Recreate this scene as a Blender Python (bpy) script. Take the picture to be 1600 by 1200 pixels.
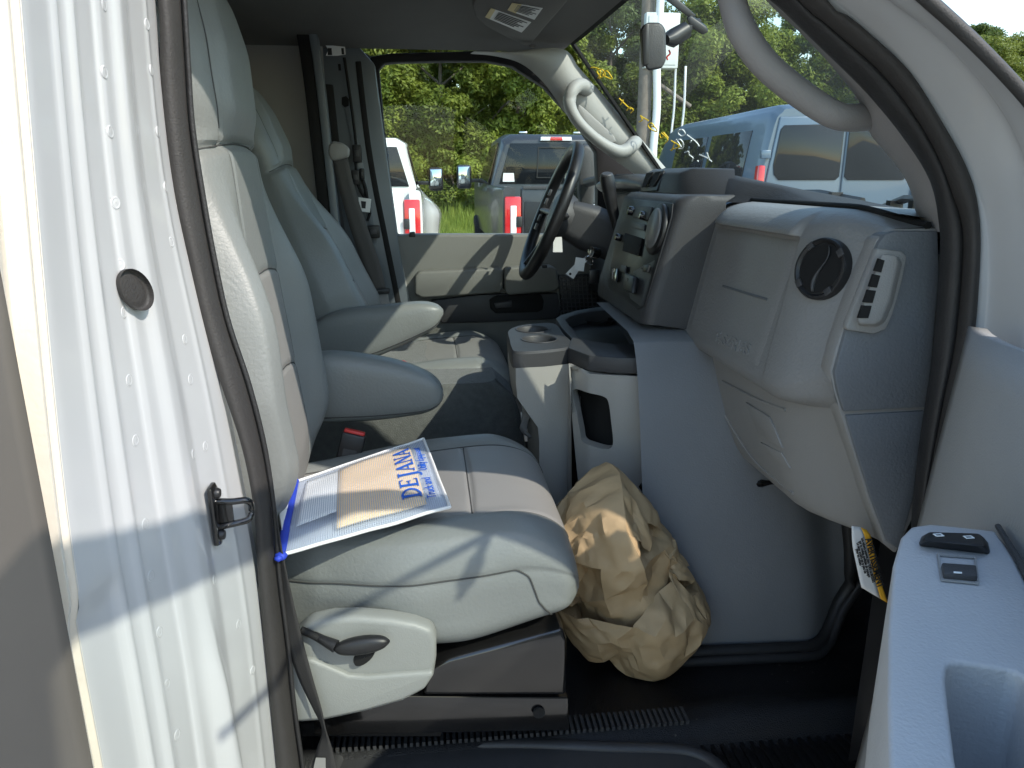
import bpy, bmesh, math, random
import numpy as np
from mathutils import Vector, Matrix, noise
from mathutils.bvhtree import BVHTree
for o in list(bpy.data.objects): bpy.data.objects.remove(o)
scene = bpy.context.scene
COL = scene.collection
R_ = math.radians
# ------------------------------------------------------------------ camera (origin), world, sun, exposure
PSI, TH, FPX = R_(6.4), R_(15.5), 1164.0
cF = Vector((math.sin(PSI)*math.cos(TH), math.cos(PSI)*math.cos(TH), -math.sin(TH)))
cR = Vector((math.cos(PSI), -math.sin(PSI), 0.0))
cU = cR.cross(cF)
cam_data = bpy.data.cameras.new('camera'); cam = bpy.data.objects.new('camera', cam_data); COL.objects.link(cam)
cam_data.sensor_width = 36.0; cam_data.lens = 36.0*FPX/1600.0
cam_data.clip_start = 0.02; cam_data.clip_end = 3000
cam.matrix_world = Matrix(((cR.x, cU.x, -cF.x, 0), (cR.y, cU.y, -cF.y, 0), (cR.z, cU.z, -cF.z, 0), (0, 0, 0, 1)))
scene.camera = cam
SUN_AZ, SUN_EL = R_(46), R_(41.5)          # azimuth measured from vehicle forward (+x) towards the open passenger side (-y)
sdir = Vector((math.cos(SUN_EL)*math.cos(SUN_AZ), -math.cos(SUN_EL)*math.sin(SUN_AZ), math.sin(SUN_EL)))
world = bpy.data.worlds.new('World'); scene.world = world; world.use_nodes = True
wn = world.node_tree
sky = wn.nodes.new('ShaderNodeTexSky'); sky.sky_type = 'NISHITA'; sky.sun_disc = False
sky.sun_elevation = SUN_EL; sky.sun_rotation = math.atan2(sdir.x, sdir.y)
sky.air_density = 1.4; sky.dust_density = 0.6; sky.ozone_density = 2.0
wn.links.new(sky.outputs[0], wn.nodes['Background'].inputs[0])
wn.nodes['Background'].inputs[1].default_value = 0.15
sl = bpy.data.lights.new('sun', 'SUN'); sl.energy = 2.0; sl.angle = R_(0.55); sl.color = (1.0, 0.93, 0.84)
so = bpy.data.objects.new('sun', sl); COL.objects.link(so)
so.rotation_euler = (-sdir).to_track_quat('-Z', 'Y').to_euler()
scene.view_settings.view_transform = 'Standard'; scene.view_settings.look = 'None'
scene.view_settings.exposure = 1.28; scene.view_settings.gamma = 1.0; scene.view_settings.use_curve_mapping = False
scene.render.engine = 'CYCLES'
GZ = -1.55      # ground level (the camera is 1.55 m above it)
FZ = -0.95      # cab floor
YC = 1.75       # vehicle centre line

# ------------------------------------------------------------------ geometry helpers
def P(px, py, y=None, x=None, z=None):
    d = cF + cR*((px-800)/FPX) - cU*((py-600)/FPX)
    k = y/d.y if y is not None else (x/d.x if x is not None else z/d.z)
    return d*k
def PY(pts, y): return [P(a, b, y=y) for a, b in pts]
def PZ(pts, z): return [P(a, b, z=z) for a, b in pts]
def V(*a): return Vector(a)
def lerp(a, b, t): return a+(b-a)*t
def sst(a, b, t):
    t = max(0.0, min(1.0, (t-a)/(b-a))); return t*t*(3-2*t)
def interp(t, xs, ys): return float(np.interp(t, xs, ys))
def crom(pts, n, closed=False):
    """Catmull-Rom through pts, n samples per span."""
    pts = [Vector(p) for p in pts]; m = len(pts); out = []
    spans = m if closed else m-1
    for i in range(spans):
        if closed: p0, p1, p2, p3 = pts[i-1], pts[i], pts[(i+1) % m], pts[(i+2) % m]
        else:
            p1, p2 = pts[i], pts[i+1]
            p0 = pts[i-1] if i > 0 else p1*2-p2
            p3 = pts[i+2] if i+2 < m else p2*2-p1
        for k in range(n):
            t = k/n; t2 = t*t; t3 = t2*t
            out.append(0.5*((2*p1)+(p2-p0)*t+(2*p0-5*p1+4*p2-p3)*t2+(3*p1-p0-3*p2+p3)*t3))
    if not closed: out.append(pts[-1].copy())
    return out
def resample(pts, n, closed=False):
    pts = [Vector(p) for p in pts]
    if closed: pts = pts+[pts[0]]
    L = [0.0]
    for a, b in zip(pts, pts[1:]): L.append(L[-1]+(b-a).length)
    out = []; m = n if closed else n-1
    j = 0
    for i in range(n):
        s = L[-1]*i/m
        while j < len(L)-2 and L[j+1] < s: j += 1
        seg = L[j+1]-L[j]; t = 0 if seg < 1e-12 else (s-L[j])/seg
        out.append(pts[j].lerp(pts[j+1], min(1, max(0, t))))
    return out

class MB:
    def __init__(s): s.v = []; s.f = []
    def grid(s, rows, cu=False, cv=False, skip=None):
        b = len(s.v); n = len(rows); m = len(rows[0])
        for r in rows: s.v.extend([tuple(p) for p in r])
        for i in range(n if cv else n-1):
            for j in range(m if cu else m-1):
                if skip and skip(i, j): continue
                i2 = (i+1) % n; j2 = (j+1) % m
                s.f.append((b+i*m+j, b+i*m+j2, b+i2*m+j2, b+i2*m+j))
        return s
    def poly(s, pts):
        b = len(s.v); s.v.extend([tuple(p) for p in pts]); s.f.append(tuple(range(b, b+len(pts)))); return s
    def prism(s, pts, vec):
        b = len(s.v); n = len(pts); vec = Vector(vec)
        s.v.extend([tuple(p) for p in pts]); s.v.extend([tuple(Vector(p)+vec) for p in pts])
        s.f.append(tuple(range(b, b+n))); s.f.append(tuple(range(b+2*n-1, b+n-1, -1)))
        for i in range(n): j = (i+1) % n; s.f.append((b+i, b+n+i, b+n+j, b+j))
        return s
    def ring(s, outer, inner, vec):
        """frame between two outlines of equal length, extruded by vec"""
        vec = Vector(vec); n = len(outer); b = len(s.v)
        for L in (outer, inner): s.v.extend([tuple(p) for p in L])
        for L in (outer, inner): s.v.extend([tuple(Vector(p)+vec) for p in L])
        for i in range(n):
            j = (i+1) % n
            s.f.append((b+i, b+j, b+n+j, b+n+i)); s.f.append((b+2*n+i, b+3*n+i, b+3*n+j, b+2*n+j))
            s.f.append((b+i, b+2*n+i, b+2*n+j, b+j)); s.f.append((b+n+i, b+n+j, b+3*n+j, b+3*n+i))
        return s
    def box(s, c, size, M=None):
        c = Vector(c); b = len(s.v); hx, hy, hz = size[0]/2, size[1]/2, size[2]/2
        for q in ((-1,-1,-1),(1,-1,-1),(1,1,-1),(-1,1,-1),(-1,-1,1),(1,-1,1),(1,1,1),(-1,1,1)):
            p = Vector((q[0]*hx, q[1]*hy, q[2]*hz))
            if M is not None: p = M @ p
            s.v.append(tuple(c+p))
        for f in ((0,3,2,1),(4,5,6,7),(0,1,5,4),(1,2,6,5),(2,3,7,6),(3,0,4,7)): s.f.append(tuple(b+i for i in f))
        return s
    def sweep(s, path, prof, up=(0, 0, 1), closed=False, cap=True, scale=None, pclosed=True):
        """prof: list of (a,b): a along side = up x tangent, b along normal"""
        path = [Vector(p) for p in path]; n = len(path); rows = []; up = Vector(up)
        for i, p in enumerate(path):
            if closed: t = path[(i+1) % n]-path[i-1]
            else: t = path[min(i+1, n-1)]-path[max(i-1, 0)]
            t.normalize(); sd = up.cross(t)
            if sd.length < 1e-6: sd = Vector((1, 0, 0)).cross(t)
            sd.normalize(); nn = t.cross(sd); k = scale[i] if scale else 1.0
            rows.append([p+sd*(a*k)+nn*(b_*k) for a, b_ in prof])
        s.grid(rows, cu=pclosed, cv=closed)
        if cap and not closed and pclosed: s.poly(rows[0][::-1]); s.poly(rows[-1])
        return s
    def tube(s, path, r, n=8, closed=False, up=(0.123, 0.31, 0.943), flat=1.0):
        rs = r if isinstance(r, (list, tuple)) else None
        prof = [(math.cos(2*math.pi*k/n)*(1 if rs else r), math.sin(2*math.pi*k/n)*(1 if rs else r)*flat) for k in range(n)]
        return s.sweep(path, prof, up, closed, True, rs)
    def lathe(s, prof, o, axis, n=24, sc=(1, 1)):
        o = Vector(o); ax = Vector(axis).normalized()
        a = ax.orthogonal().normalized(); b_ = ax.cross(a)
        rows = [[o+ax*h+(a*math.cos(2*math.pi*k/n)*sc[0]+b_*math.sin(2*math.pi*k/n)*sc[1])*r for k in range(n)] for r, h in prof]
        return s.grid(rows, cu=True)
    def build(s, name, mat, par=None, sm=38, bevel=0, seg=2, solid=0, weld=False, mats=None, fmat=None):
        me = bpy.data.meshes.new(name); me.from_pydata(s.v, [], s.f)
        bm = bmesh.new(); bm.from_mesh(me)
        if weld or bevel: bmesh.ops.remove_doubles(bm, verts=bm.verts, dist=1e-5)
        if not fmat: bmesh.ops.recalc_face_normals(bm, faces=bm.faces)
        if bevel:
            ed = [e for e in bm.edges if len(e.link_faces) == 2 and e.calc_face_angle(0) > R_(28)]
            bmesh.ops.bevel(bm, geom=ed, offset=bevel, segments=seg, profile=0.5, affect='EDGES', clamp_overlap=True)
        bm.to_mesh(me); bm.free()
        return mk(name, me, mat, par, sm, solid)
def mk(name, me, mat, par=None, sm=38, solid=0):
    if mat is not None and not me.materials: me.materials.append(mat)
    if sm is not None:
        me.polygons.foreach_set('use_smooth', [True]*len(me.polygons))
        if sm < 180: me.set_sharp_from_angle(angle=R_(sm))
    o = bpy.data.objects.new(name, me); COL.objects.link(o)
    if solid:
        md = o.modifiers.new('thickness', 'SOLIDIFY'); md.thickness = abs(solid); md.offset = 1 if solid > 0 else -1
    setpar(o, par); return o
def setpar(o, par):
    if par is not None:
        o.parent = par
        if par.type == 'EMPTY' and not par.get('_local'): o.location = -Vector(par.location)
def thing(name, label, cat, loc=(0, 0, 0), group=None, local=False):
    o = bpy.data.objects.new(name, None); COL.objects.link(o); o.location = loc; o.empty_display_size = 0.1
    o['label'] = label; o['category'] = cat
    if group: o['group'] = group
    if local: o['_local'] = 1
    return o
def tag(o, label=None, cat=None, group=None, kind=None):
    if label: o['label'] = label
    if cat: o['category'] = cat
    if group: o['group'] = group
    if kind: o['kind'] = kind
    return o
def copy_tree(o, parent=None):
    c = o.copy(); COL.objects.link(c); c.parent = parent
    for ch in list(o.children): copy_tree(ch, c)
    return c
def text_mesh(txt, size, o, right, up, lift=0.0005, bold=0.0, align='CENTER', depth=0.0004, sx=1.0):
    """flat lettering placed at o, reading along right"""
    cu = bpy.data.curves.new('lettering', 'FONT'); cu.body = txt; cu.size = size; cu.align_x = align; cu.align_y = 'CENTER'
    cu.extrude = depth; cu.offset = bold; cu.resolution_u = 3
    ob = bpy.data.objects.new('lettering', cu); COL.objects.link(ob)
    bpy.context.view_layer.update()
    me = bpy.data.meshes.new_from_object(ob.evaluated_get(bpy.context.evaluated_depsgraph_get()))
    bpy.data.objects.remove(ob)
    r = Vector(right).normalized(); n = r.cross(Vector(up)).normalized(); u = n.cross(r)
    o = Vector(o)
    for v in me.vertices:
        c = v.co.copy(); v.co = o+r*c.x*sx+u*c.y+n*(c.z+lift)
    me.materials.clear()
    return me
def rrect(cx, cy, w, h, r, n=5):
    pts = []
    for sx, sy, a0 in ((1, 1, 0), (-1, 1, 90), (-1, -1, 180), (1, -1, 270)):
        for k in range(n+1):
            a = R_(a0+90*k/n); pts.append((cx+sx*(w/2-r)+r*math.cos(a), cy+sy*(h/2-r)+r*math.sin(a)))
    return pts
def bvh_of(o):
    me = o.data
    return BVHTree.FromPolygons([v.co.copy() for v in me.vertices], [tuple(p.vertices) for p in me.polygons])
def hit(bvh, px, py, lift=0.0):
    d = (cF+cR*((px-800)/FPX)-cU*((py-600)/FPX)).normalized()
    h = bvh.ray_cast(Vector((0, 0, 0)), d)
    if h[0] is None: return None
    n = h[1]
    if n.dot(d) > 0: n = -n
    return h[0]+n*lift

# ------------------------------------------------------------------ materials
MATS = {}
def mat(name, col, rough=0.5, metal=0.0, bump=None, spec=0.5, coat=0.0, var=0.0, vscale=6.0, sheen=0.0, emit=0, wear=0.0):
    m = bpy.data.materials.new(name); m.use_nodes = True; nt = m.node_tree; N = nt.nodes; Lk = nt.links
    b = N['Principled BSDF']
    b.inputs['Base Color'].default_value = (*col, 1); b.inputs['Roughness'].default_value = rough
    b.inputs['Metallic'].default_value = metal; b.inputs['Specular IOR Level'].default_value = spec
    b.inputs['Coat Weight'].default_value = coat; b.inputs['Coat Roughness'].default_value = 0.06
    if sheen: b.inputs['Sheen Weight'].default_value = sheen
    tc = N.new('ShaderNodeTexCoord')
    if var:
        nz = N.new('ShaderNodeTexNoise'); nz.inputs['Scale'].default_value = vscale; nz.inputs['Detail'].default_value = 6
        Lk.new(tc.outputs['Object'], nz.inputs['Vector'])
        mr = N.new('ShaderNodeMapRange'); mr.inputs[1].default_value = 0.3; mr.inputs[2].default_value = 0.7
        mr.inputs[3].default_value = 1-var; mr.inputs[4].default_value = 1+var
        Lk.new(nz.outputs['Fac'], mr.inputs[0])
        mx = N.new('ShaderNodeVectorMath'); mx.operation = 'MULTIPLY'; mx.inputs[0].default_value = col
        Lk.new(mr.outputs[0], mx.inputs[1]); Lk.new(mx.outputs[0], b.inputs['Base Color'])
        mr2 = N.new('ShaderNodeMapRange'); mr2.inputs[3].default_value = max(0.02, rough-0.08); mr2.inputs[4].default_value = min(1, rough+0.1)
        nz2 = N.new('ShaderNodeTexNoise'); nz2.inputs['Scale'].default_value = vscale*2.3; nz2.inputs['Detail'].default_value = 5
        Lk.new(tc.outputs['Object'], nz2.inputs['Vector']); Lk.new(nz2.outputs['Fac'], mr2.inputs[0]); Lk.new(mr2.outputs[0], b.inputs['Roughness'])
    if bump:
        kind, sc, st = bump
        bp = N.new('ShaderNodeBump'); bp.inputs['Strength'].default_value = st; bp.inputs['Distance'].default_value = 0.002
        if kind == 'cell':
            t = N.new('ShaderNodeTexVoronoi'); t.inputs['Scale'].default_value = sc; out = t.outputs['Distance']
        elif kind == 'weave':
            t = N.new('ShaderNodeTexChecker'); t.inputs['Scale'].default_value = sc; out = t.outputs['Fac']
        else:
            t = N.new('ShaderNodeTexNoise'); t.inputs['Scale'].default_value = sc; t.inputs['Detail'].default_value = 4; out = t.outputs['Fac']
        Lk.new(tc.outputs['Object'], t.inputs['Vector']); Lk.new(out, bp.inputs['Height']); Lk.new(bp.outputs[0], b.inputs['Normal'])
    MATS[name] = m; return m
def glass_mat(name, tint, gloss=0.04, dust=0.0):
    m = bpy.data.materials.new(name); m.use_nodes = True; nt = m.node_tree; N = nt.nodes; Lk = nt.links
    N.remove(N['Principled BSDF'])
    tr = N.new('ShaderNodeBsdfTransparent'); tr.inputs[0].default_value = (*tint, 1)
    gl = N.new('ShaderNodeBsdfGlossy'); gl.inputs['Roughness'].default_value = 0.03
    lw = N.new('ShaderNodeLayerWeight'); lw.inputs[0].default_value = 0.5
    pw = N.new('ShaderNodeMath'); pw.operation = 'POWER'; pw.inputs[1].default_value = 5; Lk.new(lw.outputs['Facing'], pw.inputs[0])
    fr = N.new('ShaderNodeMath'); fr.operation = 'MULTIPLY_ADD'; fr.inputs[1].default_value = 0.9; fr.inputs[2].default_value = gloss; Lk.new(pw.outputs[0], fr.inputs[0])
    mx = N.new('ShaderNodeMixShader'); Lk.new(fr.outputs[0], mx.inputs[0]); Lk.new(tr.outputs[0], mx.inputs[1]); Lk.new(gl.outputs[0], mx.inputs[2])
    out = mx.outputs[0]
    if dust:      # film of dust mixed in to put a veil of glare into the glass
        tl = N.new('ShaderNodeBsdfTranslucent'); tl.inputs[0].default_value = (0.85, 0.9, 0.86, 1)
        nz = N.new('ShaderNodeTexNoise'); nz.inputs['Scale'].default_value = 3.5; nz.inputs['Detail'].default_value = 5
        tcx = N.new('ShaderNodeTexCoord'); Lk.new(tcx.outputs['Object'], nz.inputs['Vector'])
        mr = N.new('ShaderNodeMapRange'); mr.inputs[1].default_value = 0.3; mr.inputs[2].default_value = 0.7; mr.inputs[3].default_value = dust*0.7; mr.inputs[4].default_value = dust*1.3; Lk.new(nz.outputs['Fac'], mr.inputs[0])
        m2 = N.new('ShaderNodeMixShader'); Lk.new(mr.outputs[0], m2.inputs[0]); Lk.new(out, m2.inputs[1]); Lk.new(tl.outputs[0], m2.inputs[2]); out = m2.outputs[0]
    Lk.new(out, N['Material Output'].inputs[0]); MATS[name] = m; return m

m_white = mat('white_paint', (0.52, 0.522, 0.522), 0.34, coat=0.6, var=0.025, vscale=5)
m_cream = mat('cream_sealer', (0.70, 0.64, 0.55), 0.62, bump=('noise', 120, 0.25), var=0.05, vscale=20)
m_side = mat('bronze_side_panel', (0.13, 0.115, 0.10), 0.42, metal=0.35, var=0.12, vscale=2.5)
m_rubber = mat('black_rubber', (0.022, 0.021, 0.021), 0.52, bump=('noise', 260, 0.35), var=0.15, vscale=9)
m_sealtrim = mat('grey_seal_trim', (0.036, 0.033, 0.031), 0.62, bump=('noise', 420, 0.4), var=0.12, vscale=10)
m_leather = mat('grey_leather', (0.200, 0.209, 0.199), 0.44, bump=('noise', 190, 0.34), var=0.05, vscale=5)
m_insert = mat('light_weave_vinyl', (0.25, 0.243, 0.228), 0.5, bump=('weave', 260, 0.30), var=0.03)
m_seam = mat('seam_thread', (0.055, 0.055, 0.052), 0.8)
m_thread = mat('pale_thread', (0.30, 0.29, 0.27), 0.8)
m_plgrey = mat('grey_valance_plastic', (0.245, 0.252, 0.236), 0.47, bump=('noise', 500, 0.2), var=0.03)
m_dash = mat('dash_grey_plastic', (0.240, 0.238, 0.232), 0.5, bump=('noise', 210, 0.5), var=0.03)
m_dashlow = mat('dash_taupe_plastic', (0.275, 0.268, 0.255), 0.5, bump=('noise', 430, 0.35), var=0.03)
m_endcap = mat('dash_end_slate', (0.145, 0.155, 0.165), 0.52, bump=('noise', 240, 0.5), var=0.03)
m_dashtop = mat('dash_top_slate', (0.036, 0.038, 0.042), 0.75, spec=0.25, bump=('noise', 300, 0.4), var=0.04)
m_char = mat('charcoal_plastic', (0.048, 0.048, 0.050), 0.5, bump=('noise', 420, 0.3), var=0.05)
m_black = mat('black_plastic', (0.014, 0.014, 0.015), 0.42, var=0.1)
m_gloss = mat('gloss_black_metal', (0.009, 0.0085, 0.0085), 0.18, coat=0.5, var=0.2, vscale=8)
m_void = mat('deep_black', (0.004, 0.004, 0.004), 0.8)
m_mat = mat('black_floor_mat', (0.0045, 0.0045, 0.0055), 0.40, bump=('noise', 520, 0.8), var=0.2, vscale=7)
m_carpet = mat('grey_carpet', (0.105, 0.108, 0.10), 0.95, bump=('noise', 420, 1.0), var=0.16, vscale=60, sheen=0.3)
m_head = mat('headliner_fabric', (0.135, 0.13, 0.122), 0.9, bump=('noise', 500, 0.3), var=0.03)
m_trim = mat('pillar_trim_grey', (0.34, 0.337, 0.318), 0.55, bump=('noise', 400, 0.2), var=0.02)
m_trimr = mat('pillar_trim_taupe', (0.27, 0.258, 0.252), 0.55, bump=('noise', 400, 0.3), var=0.02)
m_bulk = mat('bulkhead_panel', (0.30, 0.29, 0.27), 0.6, bump=('noise', 60, 0.05), var=0.04)
m_steel = mat('primed_steel_blue', (0.13, 0.15, 0.165), 0.4, metal=0.1, var=0.08)
m_engine = mat('engine_cover_grey', (0.185, 0.190, 0.196), 0.46, bump=('noise', 330, 0.28), var=0.05)
m_console = mat('console_grey', (0.36, 0.345, 0.315), 0.52, bump=('noise', 420, 0.3), var=0.03)
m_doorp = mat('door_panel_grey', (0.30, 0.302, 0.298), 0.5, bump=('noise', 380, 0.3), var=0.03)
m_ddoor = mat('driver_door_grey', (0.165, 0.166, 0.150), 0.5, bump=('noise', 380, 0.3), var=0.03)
m_doorarm = mat('door_armrest_grey', (0.47, 0.475, 0.48), 0.5, bump=('noise', 300, 0.4), var=0.04)
m_belt = mat('belt_webbing', (0.085, 0.08, 0.075), 0.75, bump=('weave', 500, 0.5), var=0.05)
m_beltd = mat('dark_belt_webbing', (0.030, 0.028, 0.027), 0.75, bump=('weave', 500, 0.5), var=0.05)
m_red = mat('red_plastic', (0.55, 0.025, 0.02), 0.4)
m_chrome = mat('bright_metal', (0.7, 0.7, 0.7), 0.22, metal=1.0)
m_paperw = mat('white_paper', (0.78, 0.78, 0.76), 0.7, var=0.02)
m_ink = mat('black_ink', (0.02, 0.02, 0.02), 0.7)
m_amber = mat('amber_print', (0.80, 0.42, 0.03), 0.6)
m_ybeige = mat('pale_yellow_print', (0.62, 0.50, 0.22), 0.6)
m_blue = mat('blue_print', (0.015, 0.10, 0.50), 0.5)
m_bluetrim = mat('blue_zip_fabric', (0.02, 0.05, 0.45), 0.6)
m_manila = mat('manila_paper', (0.80, 0.56, 0.27), 0.75, var=0.04, vscale=30)
m_yel = mat('yellow_marker', (0.85, 0.58, 0.02), 0.6)
m_wht = mat('white_marker', (0.85, 0.87, 0.85), 0.6)
m_wind = glass_mat('windshield_glass', (0.84, 0.92, 0.88), 0.012, 0.007)
m_side_glass = glass_mat('side_window_glass', (0.92, 0.96, 0.93), 0.008)
m_dial = mat('pale_dial', (0.16, 0.16, 0.16), 0.4)

# grit and dust flecks on the floor mat
nt = m_mat.node_tree; N = nt.nodes; pb = N['Principled BSDF']; tc = N.new('ShaderNodeTexCoord')
vo = N.new('ShaderNodeTexVoronoi'); vo.inputs['Scale'].default_value = 55; nt.links.new(tc.outputs['Object'], vo.inputs['Vector'])
lt = N.new('ShaderNodeMath'); lt.operation = 'LESS_THAN'; lt.inputs[1].default_value = 0.085; nt.links.new(vo.outputs['Distance'], lt.inputs[0])
nz = N.new('ShaderNodeTexNoise'); nz.inputs['Scale'].default_value = 5; nt.links.new(tc.outputs['Object'], nz.inputs['Vector'])
gt = N.new('ShaderNodeMath'); gt.operation = 'GREATER_THAN'; gt.inputs[1].default_value = 0.54; nt.links.new(nz.outputs['Fac'], gt.inputs[0])
ml = N.new('ShaderNodeMath'); ml.operation = 'MULTIPLY'; nt.links.new(lt.outputs[0], ml.inputs[0]); nt.links.new(gt.outputs[0], ml.inputs[1])
old = pb.inputs['Base Color'].links[0].from_socket
mx = N.new('ShaderNodeMix'); mx.data_type = 'RGBA'; mx.inputs['B'].default_value = (0.16, 0.14, 0.11, 1)
nt.links.new(ml.outputs[0], mx.inputs['Factor']); nt.links.new(old, mx.inputs['A']); nt.links.new(mx.outputs['Result'], pb.inputs['Base Color'])
# ================================================================== VAN CAB (shell of the vehicle we look into)
cab = thing('van_cab', 'white van cab shell with open passenger doorway, grey headliner, windshield and black floor', 'van', (0.1, 1.0, GZ))
# ---- passenger B-pillar jamb
ZT = [-1.2, -0.83, -0.517, -0.248, -0.016, 0.186, 0.6]; XI = [-0.246, -0.241, -0.241, -0.261, -0.291, -0.288, -0.25]
ZO = [-1.2, -0.538, -0.335, -0.161, 0.122, 0.6]; XO = [-0.31, -0.313, -0.315, -0.306, -0.284, -0.24]
RS = [0, .02, .10, .155, .18, .205, .25, .28, .31, .425, .433, .441, .52, .57, .63, .70, .86, .875, .89, 1]
RD = [0, .001, .0, -.0005, .0035, -.002, -.0015, .0035, -.0015, -.0015, -.0035, .002, .002, .008, .0065, .0012, .001, .0035, .001, 0]
def smooth_tab(z, Z, X):
    a = 0; w = 0
    for k in range(-4, 5): g = math.exp(-k*k/8); a += g*interp(z+k*0.03, Z, X); w += g
    return a/w
def jamb_pt(s, z):
    xo = smooth_tab(z, ZO, XO); xi = smooth_tab(z, ZT, XI)
    d = sum(interp(s+k_*.006, RS, RD)*w_ for k_, w_ in ((-3, .08), (-2, .14), (-1, .18), (0, .2), (1, .18), (2, .14), (3, .08)))
    # pressed swage that fans forward near the floor
    d += 0.010*math.exp(-((s-(0.55+0.35*max(0, -z-0.55)))/0.05)**2)*sst(-0.45, -0.6, z)
    if s < 0.2 and z < -0.36: d -= 0.006*sst(0, 0.02, -0.36-z)*sst(0.2, 0.17, s)
    return V(lerp(xo, xi, s)+d, 0.62+0.31*s, z)
zs = [0.55-1.65*i/110 for i in range(111)]
cols = sorted(set([round(i/90, 4) for i in range(91)]+RS))
jb = MB(); jb.grid([[jamb_pt(s, z) for s in cols] for z in zs])
# close the pillar towards the cabin, behind the seal
jb.grid([[jamb_pt(1, z), V(smooth_tab(z, ZT, XI)-0.005, 0.965, z), V(smooth_tab(z, ZT, XI)-0.10, 0.985, z), V(-0.55, 0.99, z)] for z in zs])
jamb = jb.build('door_jamb', m_white, cab, sm=50); jbv = bvh_of(jamb)
strip = MB()
strip.grid([[jamb_pt(0, z)+V(0.0005, 0.001, 0)]+[jamb_pt(0, z)+V(-0.007-0.007*math.cos(a)+0.006*math.sin(a), -0.003-0.009+0.009*math.cos(a), 0) for a in (0.5, 1.0, 1.6, 2.2, 2.8)]+[jamb_pt(0, z)+V(-0.016, -0.022, 0)] for z in zs[::2]])
strip.build('sealer_strip', m_cream, cab, sm=70)
def xo_(z): return smooth_tab(z, ZO, XO)
sk = MB()
sk.grid([[V(xo_(z)-0.014, 0.599, z), V(xo_(z)-0.010, 0.585, z), V(xo_(z)-0.004, 0.572, z), V(xo_(z)-0.004, 0.566, z)] for z in zs[::3]])
sk.build('corner_skin', m_cream, cab, sm=60)
sk = MB()
sk.grid([[V(-0.301+0.004*max(0, -z), 0.5665, z), V(-0.303, 0.5615, z), V(-0.309, 0.5595, z), V(-0.6, 0.556, z), V(-1.4, 0.55, z)] for z in zs[::3]])
sk.build('side_panel', m_side, cab, sm=60)
# spot welds (shallow pressed rings), one shared mesh
def disc_mesh(prof, n=14):
    b = MB(); b.lathe(prof, (0, 0, 0), (0, 0, 1), n); return b
wmesh = None
for k, (px, py) in enumerate([(163,7),(164,113),(173,206),(181,317),(230,38),(237,110),(247,206),(259,292),(268,378),(187,414),(194,488),(202,594),(212,688),(289,530),(298,593),(321,697),(302,710),(227,819),(236,900),(249,988),(261,1070),(277,1148),(335,906),(373,975),(395,1047)]):
    h = hit(jbv, px, py, 0.0)
    if h is None: continue
    if wmesh is None:
        wo = disc_mesh([(0.0005, 0.0003), (0.0035, 0.0002), (0.0042, 0.0001), (0.0050, 0.0006), (0.0060, 0.0003), (0.0066, -0.001)]).build('spot_weld', m_white, cab, sm=80); wmesh = wo.data
    else:
        wo = bpy.data.objects.new('spot_weld', wmesh); COL.objects.link(wo); setpar(wo, cab)
    n = jbv.find_nearest(h)[1]; n = -n if n.x < 0 else n
    wo.matrix_basis = Matrix.Translation(-Vector(cab.location)+h) @ n.to_track_quat('Z', 'Y').to_matrix().to_4x4()
h = hit(jbv, 202, 453, 0.0)
b = MB(); b.lathe([(0.0005, .0012), (.012, .0013), (.016, .0018), (.0185, .0026), (.0202, .0022), (.0212, .0008), (.0216, -.004)], h+V(.0045, 0, 0), jbv.find_nearest(h)[1], 32, (0.80, 1.12))
b.build('rubber_plug', m_sealtrim, cab, sm=80)
# striker: black bracket with a wire loop
c = hit(jbv, 328, 805, 0.0)
st = MB()
st.prism([c+V(0.003, a, b_) for a, b_ in ((-.012,.038),(.006,.040),(.016,.028),(.016,-.03),(.006,-.042),(-.01,-.036))], (.006, 0, 0))
so_ = st.build('striker_plate', m_gloss, cab, bevel=.002)
st = MB(); st.tube(crom([c+V(.006, .004, .016), c+V(.024, .005, .014), c+V(.042, .010, .012), c+V(.044, .018, -.002), c+V(.041, .012, -.013), c+V(.024, .005, -.015), c+V(.006, .004, -.018)], 5), .0042, 8)
st.box(c+V(.016, .006, .0), (.018, .005, .026))
st.build('striker_loop', m_gloss, so_, bevel=.001)
for dz in (.027, -.027):
    MB().lathe([(.0005, .0045), (.005, .0042), (.0065, .002), (.0065, -.002)], c+V(.010, 0.002, dz), (1, 0, 0), 10).build('striker_bolt', m_black, so_)
# ---- passenger doorway seal and white A pillar
Bo = [(247,0),(250,100),(258,200),(270,300),(293,400),(315,500),(345,600),(378,700),(397,800),(403,900),(412,1000),(422,1100),(432,1200),(440,1300)]
Bi = [(284,0),(290,100),(297,200),(312,300),(330,400),(352,500),(385,600),(410,700),(425,800),(433,900),(446,1000),(456,1100),(470,1200),(482,1300)]
Ai = [(1207,0),(1247,38),(1287,77),(1353,143),(1410,213),(1453,283),(1467,350),(1468,400),(1457,550),(1445,633),(1433,717),(1425,800),(1418,900),(1406,1000),(1390,1120),(1375,1250)]
Am = [(1247,0),(1283,31),(1320,63),(1373,110),(1420,167),(1460,233),(1487,300),(1505,370),(1497,500),(1487,567),(1473,633),(1443,800),(1436,900),(1424,1000),(1408,1120),(1393,1250)]
Ao = [(1293,0),(1323,23),(1353,47),(1420,110),(1470,187),(1510,260),(1528,320),(1532,400),(1520,550),(1497,633),(1482,697),(1457,800),(1452,900),(1440,1000),(1424,1120),(1410,1250)]
railI = [V(-.262,.96,.30), V(-.235,.96,.350), V(-.17,.96,.372), V(0,.96,.375), V(.12,.96,.365), V(.22,.955,.325), V(.30,.95,.285)]
railO = [V(-.285,.93,.33), V(-.25,.925,.385), V(-.17,.92,.405), V(0,.92,.408), V(.13,.92,.395), V(.235,.915,.352), V(.315,.91,.305)]
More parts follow.
